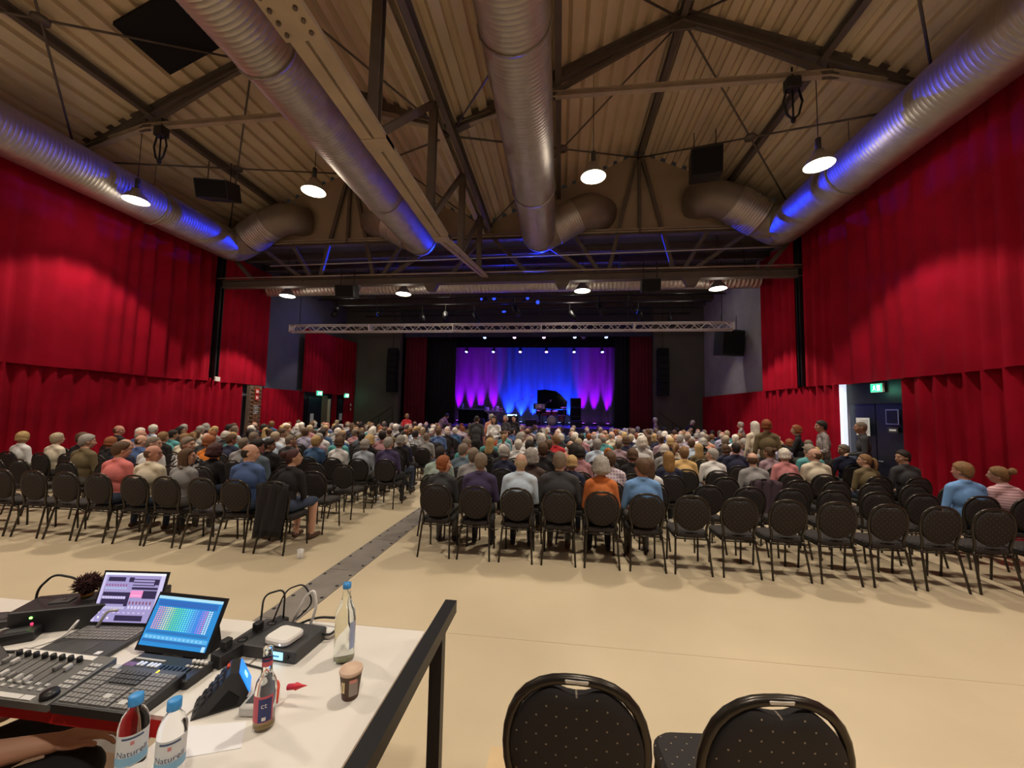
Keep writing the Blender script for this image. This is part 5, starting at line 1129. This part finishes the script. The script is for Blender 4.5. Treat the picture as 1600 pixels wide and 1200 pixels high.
for k in (0, 2): MB().rbox((-.11+k*.065, 0, .07), (.035, .03, .035), .008).build('plug', m_black, t)
def cable(pts, r, m, label, n=6):
    P = bendpath(pts, n); tag(MB().tube(P, r, 6).build('cable', m), label, 'cable', 'desk cables')
cable([(-1.26, 1.60, 1.0), (-1.30, 1.66, 1.08), (-1.22, 1.69, 1.10), (-1.20, 1.66, .99)], .004, m_black, 'thin black cable looping up from the power strip')
cable([(-1.22, 1.62, .99), (-1.21, 1.68, 1.10), (-1.13, 1.69, 1.13), (-1.08, 1.69, 1.05), (-1.14, 1.66, .985), (-1.20, 1.6, .96)], .0035, m_black, 'tall black cable loop between power strip and white antenna cable')
cable([(-1.14, 1.645, .99), (-1.10, 1.66, 1.09), (-1.06, 1.66, 1.12), (-1.045, 1.66, 1.05), (-1.07, 1.655, .965)], .006, m_white, 'thick white cable arching above the flat dark box')
cable([(-1.18, 1.66, .945), (-1.06, 1.69, .99), (-.93, 1.68, 1.0), (-.94, 1.61, .965), (-1.0, 1.60, .975)], .005, m_black, 'black cable curving right behind the flat dark box')
cable([(-1.30, 1.46, .945), (-1.18, 1.42, .944), (-1.05, 1.40, .944), (-.97, 1.33, .944), (-1.02, 1.26, .944), (-1.10, 1.24, .948)], .0035, m_black, 'black cable lying in a loop beside the small soda bottle')
cable([(-1.28, 1.50, .95), (-1.22, 1.40, .946), (-1.14, 1.31, .946), (-1.13, 1.27, .95)], .005, mat('red_cable', (.65, .05, .02), .5), 'red cable running from the dark box to the desk unit')
cable([(-1.0, 1.24, .95), (-.985, 1.29, .99), (-.94, 1.30, .985), (-.91, 1.25, .95)], .004, MATS['red_cable'], 'red cable curled round the white charger')
tag(MB().lathe([(.009, 0), (.009, .025), (.012, .03), (.005, .05), (.0005, .07)], (-.89, 1.275, .985), 10, rot=Matrix.Rotation(R_(80), 3, 'Y')).build('red_plug', mat('red_plug', (.7, .04, .06), .4)), 'pointed red plug sticking out right of the soda bottle', 'plug')
t = local('phone_charger', (-.965, 1.24, ZT), .15, 'small white device with dark window behind the soda bottle', 'device'); MB().rbox((0, 0, .016), (.075, .095, .030), .008).build('housing', m_lgrey, t); MB().bbox((-.026, -.03, .0312), (.026, .035, .0322)).build('window', m_dgrey, t)
# far left clutter
t = local('equipment_case', (-2.08, 1.60, ZT), R_(24), 'long black equipment box with green and red lamps behind the laptop', 'device')
MB().rbox((0, 0, .05), (.50, .16, .095), .008).build('body', m_plast, t)
for k in range(3): MB().bbox((-.15+k*.13, -.03, .0975), (-.08+k*.13, .02, .102)).build('top_plate', m_dgrey, t); MB().ell((-.11+k*.13, 0, .104), (.006, .006, .004), seg=8, rings=4).build('screw', m_chrome, t)
MB().ell((-.17, -.081, .07), (.006, .003, .005), seg=8, rings=6).build('green_lamp', glow('green_led', (.2, 1, .1), 6), t); MB().ell((-.165, -.081, .045), (.006, .003, .006), seg=8, rings=6).build('red_lamp', glow('red_led', (1, .05, .15), 1.5), t)
b = MB(); rr = random.Random(5); b.ell((0, 0, .05), (.038, .036, .042), seg=12, rings=8)
for k in range(260):
    a, c = rr.uniform(0, 6.28), rr.uniform(-.5, 1); s_ = math.sqrt(1-c*c); d = Vector((s_*math.cos(a), s_*math.sin(a), c)); p = Vector((0, 0, .05))+d*.034; q = p+(d+Vector((rr.uniform(-.4, .4), rr.uniform(-.4, .4), rr.uniform(-.3, .5)))).normalized()*rr.uniform(.015, .03)
    b.tube([p, q], .003, 3, rs=[.004, .0006])
t = local('feather_brush', (-2.13, 1.60, ZT+.10), 0, 'dark reddish fluffy brush tuft standing on the black box', 'brush'); b.build('tuft', mat('dark_fluff', (.035, .008, .008), .9), t); MB().lathe([(.02, 0), (.022, .012), (.012, .02)], seg=12).build('brass_ring', mat('brass', (.5, .3, .08), .35, metal=.8), t)
t = local('gooseneck_lamp', (-2.36, 1.57, ZT), 0, 'black gooseneck arching over the desk at far left', 'lamp')
MB().tube(bendpath([(0, 0, .05), (.01, 0, .13), (.06, .02, .19), (.15, .04, .17), (.20, .04, .13)], 8), .005, 8).build('neck', m_black, t); MB().rbox((0, 0, .045), (.03, .03, .06), .008).build('plug_body', m_black, t); MB().rbox((0, 0, .012), (.11, .06, .024), .008).build('white_adapter', m_white, t)
for k, (x, y, sx, sy, h, rz, m, l) in enumerate(((-2.42, 1.47, .22, .09, .05, .3, m_plast, 'black power supply at far left of the desk'), (-2.12, 1.28, .14, .10, .025, -.4, m_dgrey, 'dark grey phone-sized device left of the fader controller'), (-2.2, 1.42, .12, .07, .04, .6, m_plast, 'black adapter block below the equipment box'))):
    t = local('desk_gadget', (x, y, ZT), rz, l, 'device'); MB().rbox((0, 0, h/2), (sx, sy, h), .008).build('body', m, t); MB().bbox((-sx*.3, -sy*.3, h), (sx*.3, sy*.3, h+.001)).build('face_plate', m_dgrey if m is m_plast else m_mgrey, t)
cable([(-2.6, 1.40, .95), (-2.4, 1.36, .96), (-2.28, 1.42, .97), (-2.2, 1.5, 1.0)], .006, m_lgrey, 'pale grey cable plugged into the equipment box')
cable([(-2.6, 1.34, .95), (-2.38, 1.34, .955), (-2.24, 1.40, .955)], .007, MATS['red_cable'], 'red cable at far left of the desk')
cable([(-2.05, 1.50, .96), (-1.98, 1.47, 1.02), (-1.99, 1.42, .965), (-2.08, 1.34, .95)], .004, m_white, 'white cable between equipment box and laptop')
cable([(-1.96, 1.52, .96), (-1.94, 1.54, 1.02), (-1.90, 1.55, 1.02)], .006, m_lgrey, 'pale cable looping behind the laptop hinge')
cable([(-2.3, 1.36, .945), (-2.16, 1.33, .95), (-2.06, 1.36, .945), (-2.0, 1.34, .945)], .005, m_black, 'black cable tangle left of the fader controller')
# bottles, cup, paper
m_glass = mat('clear_glass', (.93, .97, .93), .03, trans=1.0, ior=1.3, spec=.5); m_pet = mat('clear_pet', (.95, .97, 1), .08, trans=1.0, ior=1.15)
m_cap = mat('blue_cap', (.06, .32, .75), .4); m_lbl = mat('pale_label', (.70, .74, .78), .6); m_lblb = mat('blue_label', (.25, .50, .72), .6); m_ink = mat('dark_ink', (.06, .10, .20), .6)
def curved_text(txt, size, r, z, a0, parent, m, name='lettering'):
    cu = bpy.data.curves.new('txt', 'FONT'); cu.body = txt; cu.size = size; cu.align_x = 'CENTER'; o = bpy.data.objects.new('tmp', cu); COL.objects.link(o)
    dg = bpy.context.evaluated_depsgraph_get(); me = bpy.data.meshes.new_from_object(o.evaluated_get(dg)); bpy.data.objects.remove(o)
    for v in me.vertices:
        a = a0+v.co.x/r; y = v.co.y; v.co = (r*math.cos(a), r*math.sin(a), z+y)
    me.materials.clear(); me.materials.append(m); me.name = name
    q = bpy.data.objects.new(name, me); COL.objects.link(q); q.parent = parent; return q
def band(r, z0, z1, a0, a1, m, name, parent, seg=20):
    b = MB(); vs = [(r*math.cos(a0+(a1-a0)*k/seg), r*math.sin(a0+(a1-a0)*k/seg), z) for z in (z0, z1) for k in range(seg+1)]; N = seg+1
    b.add(vs, [(k, k+1, N+k+1, N+k) for k in range(seg)], 0, True); return b.build(name, m, parent)
def water_bottle(x, y, label, ang):
    t = local('water_bottle', (x, y, ZT), 0, label, 'bottle', 'plastic water bottles')
    pr = [(.001, .004), (.026, .0), (.031, .006), (.0315, .05), (.030, .055), (.0315, .06), (.0315, .145), (.0305, .158), (.024, .178), (.0145, .192), (.0125, .198), (.0125, .206)]
    MB().lathe(pr, seg=28).build('body', m_pet, t)
    MB().lathe([(.0155, .200), (.0158, .204), (.0155, .222), (.012, .224), (.0001, .224)], seg=20).build('cap', m_cap, t)
    band(.0320, .068, .142, ang-1.3, ang+1.3, m_lbl, 'label', t); band(.0323, .070, .090, ang-1.3, ang+1.3, m_lblb, 'label_band', t); band(.0323, .132, .137, ang-.7, ang+.7, m_ink, 'label_line', t)
    band(.0323, .118, .127, ang-.12, ang+.12, mat('label_emblem', (.65, .25, .25), .6), 'emblem', t, 4)
    curved_text('Naturell', .020, .0326, .092, ang, t, m_ink)
    return t
water_bottle(-1.088, .95, 'clear water bottle with blue cap and pale label, left of two', R_(-42)); water_bottle(-.975, .95, 'clear water bottle with blue cap and pale label, right of two', R_(-50))
t = local('glass_bottle', (-.826, 1.509, ZT), 0, 'tall clear glass bottle with light blue cap on the white table', 'bottle')
MB().lathe([(.001, .008), (.032, .0), (.038, .006), (.0385, .16), (.036, .18), (.022, .215), (.0145, .245), (.0135, .275), (.0145, .278)], seg=28).build('body', m_glass, t)
MB().lathe([(.0155, .270), (.016, .274), (.0155, .289), (.0001, .290)], seg=18).build('cap', m_cap, t); band(.039, .05, .15, R_(-35), R_(5), mat('violet_label', (.42, .50, .75), .6), 'label', t)
MB().lathe([(.001, .009), (.033, .009), (.034, .012), (.001, .012)], seg=20).build('dregs', mat('pale_dregs', (.45, .42, .22), .3), t)
t = local('soda_bottle', (-.89, 1.17, ZT), 0, 'small glass soda bottle with red and blue label beside the paper', 'bottle')
MB().lathe([(.001, .008), (.026, .0), (.030, .006), (.030, .115), (.027, .135), (.0155, .158), (.0135, .20), (.0125, .225), (.0138, .228), (.0138, .235)], seg=26).build('body', m_glass, t)
a0 = R_(-60); band(.0305, .03, .105, a0-1.5, a0+.9, mat('soda_red', (.60, .10, .14), .5), 'label', t); band(.0308, .032, .098, a0-.45, a0+.75, mat('soda_navy', (.03, .04, .16), .5), 'label_panel', t)
band(.0148, .182, .196, 0, 2*PI, MATS['soda_red'], 'neck_band', t); band(.0145, .196, .203, 0, 2*PI, MATS['soda_navy'], 'neck_stripe', t)
curved_text('ct', .022, .0311, .072, a0+.05, t, m_white); band(.0311, .036, .046, a0-.1, a0+.25, m_white, 'round_mark', t, 6)
MB().lathe([(.001, .009), (.025, .009), (.0265, .016), (.001, .016)], seg=20).build('dregs', mat('amber_dregs', (.40, .25, .08), .3), t)
t = local('coffee_cup', (-.697, 1.327, ZT), 0, 'brown paper coffee cup with pale lid on the white table', 'cup')
MB().lathe([(.026, 0), (.0265, .002), (.036, .083), (.0365, .085)], seg=24, capt=False).build('cup_wall', mat('brown_cup', (.09, .05, .03), .6), t)
MB().lathe([(.0375, .082), (.0385, .088), (.0375, .093), (.034, .094), (.033, .089), (.0001, .089)], seg=24, capb=False).build('lid', mat('pale_lid', (.70, .50, .38), .5), t)
band(.0335, .03, .068, R_(-120), R_(-95), mat('cup_print', (.75, .62, .35), .6), 'print_patch', t, 6); band(.0340, .02, .07, R_(-70), R_(-20), mat('cup_panel', (.35, .30, .27), .6), 'print_panel', t, 8); band(.0352, .062, .072, R_(-68), R_(-30), mat('cup_pink', (.75, .30, .25), .6), 'print_flash', t, 8); curved_text('J', .024, .0337, .04, R_(-107), t, m_brown)
b = MB(); b.add([(x, y, ZT+.0006) for x, y in ((-1.113, 1.137), (-.955, 1.178), (-.895, 1.09), (-1.035, 1.035))]+[(x, y, ZT+.0016) for x, y in ((-1.113, 1.137), (-.955, 1.178), (-.895, 1.09), (-1.035, 1.035))], [(0, 1, 2, 3), (7, 6, 5, 4), (0, 4, 5, 1), (1, 5, 6, 2), (2, 6, 7, 3), (3, 7, 4, 0)])
tag(b.build('paper_sheet', m_paper), 'blank white sheet of paper lying behind the water bottles', 'paper')
# ------------------------------------------------------------------ the operator at the desk
f = Fig(); m_ops = mat('cloth_midnight', (.012, .012, .02), .9)
pel = Vector((-2.0, .96, .66))
f.ell(pel, (.17, .15, .12), 2); f.ell((-2.0, .98, .82), (.17, .15, .15), 1); f.ell((-2.02, .96, 1.0), (.18, .13, .17), 1); f.cap((-2.16, 1.02, 1.15), (-1.90, .86, 1.15), .068, .068, 1); f.cap((-2.1, .98, 1.18), (-2.03, .94, 1.21), .055, .055, 1); f.cap((-1.95, .9, 1.18), (-2.03, .94, 1.21), .055, .055, 1)
f.head((-2.0, .98, 1.375), 40, -10, 0, 1.0, Vector((-2.03, .94, 1.20)))
f.cap((-1.96, .93, .655), (-1.63, 1.245, .655), .085, .070, 2); f.cap((-1.63, 1.245, .655), (-1.66, 1.24, .32), .062, .045, 5); f.cap((-1.67, 1.22, .26), (-1.55, 1.33, .24), .04, .034, 3)
f.cap((-2.08, 1.03, .655), (-1.95, 1.45, .655), .085, .068, 2); f.cap((-1.95, 1.45, .655), (-1.95, 1.42, .32), .062, .045, 5); f.cap((-1.95, 1.40, .26), (-1.88, 1.53, .24), .04, .034, 3)
f.cap((-1.89, .86, 1.13), (-1.905, .99, .86), .058, .050, 1); f.cap((-1.905, .99, .86), (-1.88, 1.03, .83), .048, .046, 1)
f.cap((-1.88, 1.03, .825), (-1.80, 1.115, .79), .043, .041, 0); f.cap((-1.80, 1.115, .79), (-1.700, 1.213, .765), .040, .029, 0)
f.cap((-2.17, 1.03, 1.13), (-2.25, 1.10, .86), .058, .046, 1); f.cap((-2.25, 1.10, .86), (-2.09, 1.26, .77), .042, .028, 0); f.ell((-2.05, 1.30, .755), (.045, .045, .02), 0)
fd = Vector((.72, .69, 0)).normalized(); sd = Vector((.69, -.72, 0)); wr = Vector((-1.700, 1.213, .762))
f.ell(wr+fd*.055+Vector((0, 0, -.002)), (.052, .042, .019), 0, Matrix.Rotation(math.atan2(fd.y, fd.x), 3, 'Z')); f.cap(wr, wr+fd*.05, .028, .026, 0)
for k, (L1, L2, L3) in enumerate(((.040, .026, .020), (.045, .030, .022), (.042, .028, .021), (.034, .022, .018))):
    a = wr+fd*.088+sd*(.030-.0195*k)+Vector((0, 0, -.002)); dr = (fd+sd*(.16-.10*k)).normalized()
    p1 = a+dr*L1+Vector((0, 0, -.008)); p2 = p1+dr*L2*.85+Vector((0, 0, -.016)); p3 = p2+dr*L3*.6+Vector((0, 0, -.018)); f.chain([a, p1, p2, p3], [.0095, .0088, .0082, .0070], 0)
a = wr+fd*.030+sd*.030; b2 = a+fd*.030+sd*.026+Vector((0, 0, .002)); c2 = b2+fd*.034+sd*.010; d2 = c2+fd*.022+sd*.012+Vector((0, 0, -.006)); f.chain([a, b2, c2, d2], [.0150, .0120, .0105, .0085], 0)
me = f.mesh('desk_operator', .0055, smooth=4); o = bpy.data.objects.new('person', me); COL.objects.link(o)
for i, m in enumerate((SKIN[0], m_ops, TROU[1], SHOE[0], SKIN[0], TROU[1])): me.materials[i] = m
tag(o, 'person in black clothes seated at the desk, forearm and hand on thigh', 'person')
h = bpy.data.objects.new('hair', HAIR['short'][0]); COL.objects.link(h); h.parent = o; h.matrix_local = f.hm
chair(-2.03, .93, .2, R_(-45), 'chair of the person seated at the sound desk', True, 'desk chairs', False)
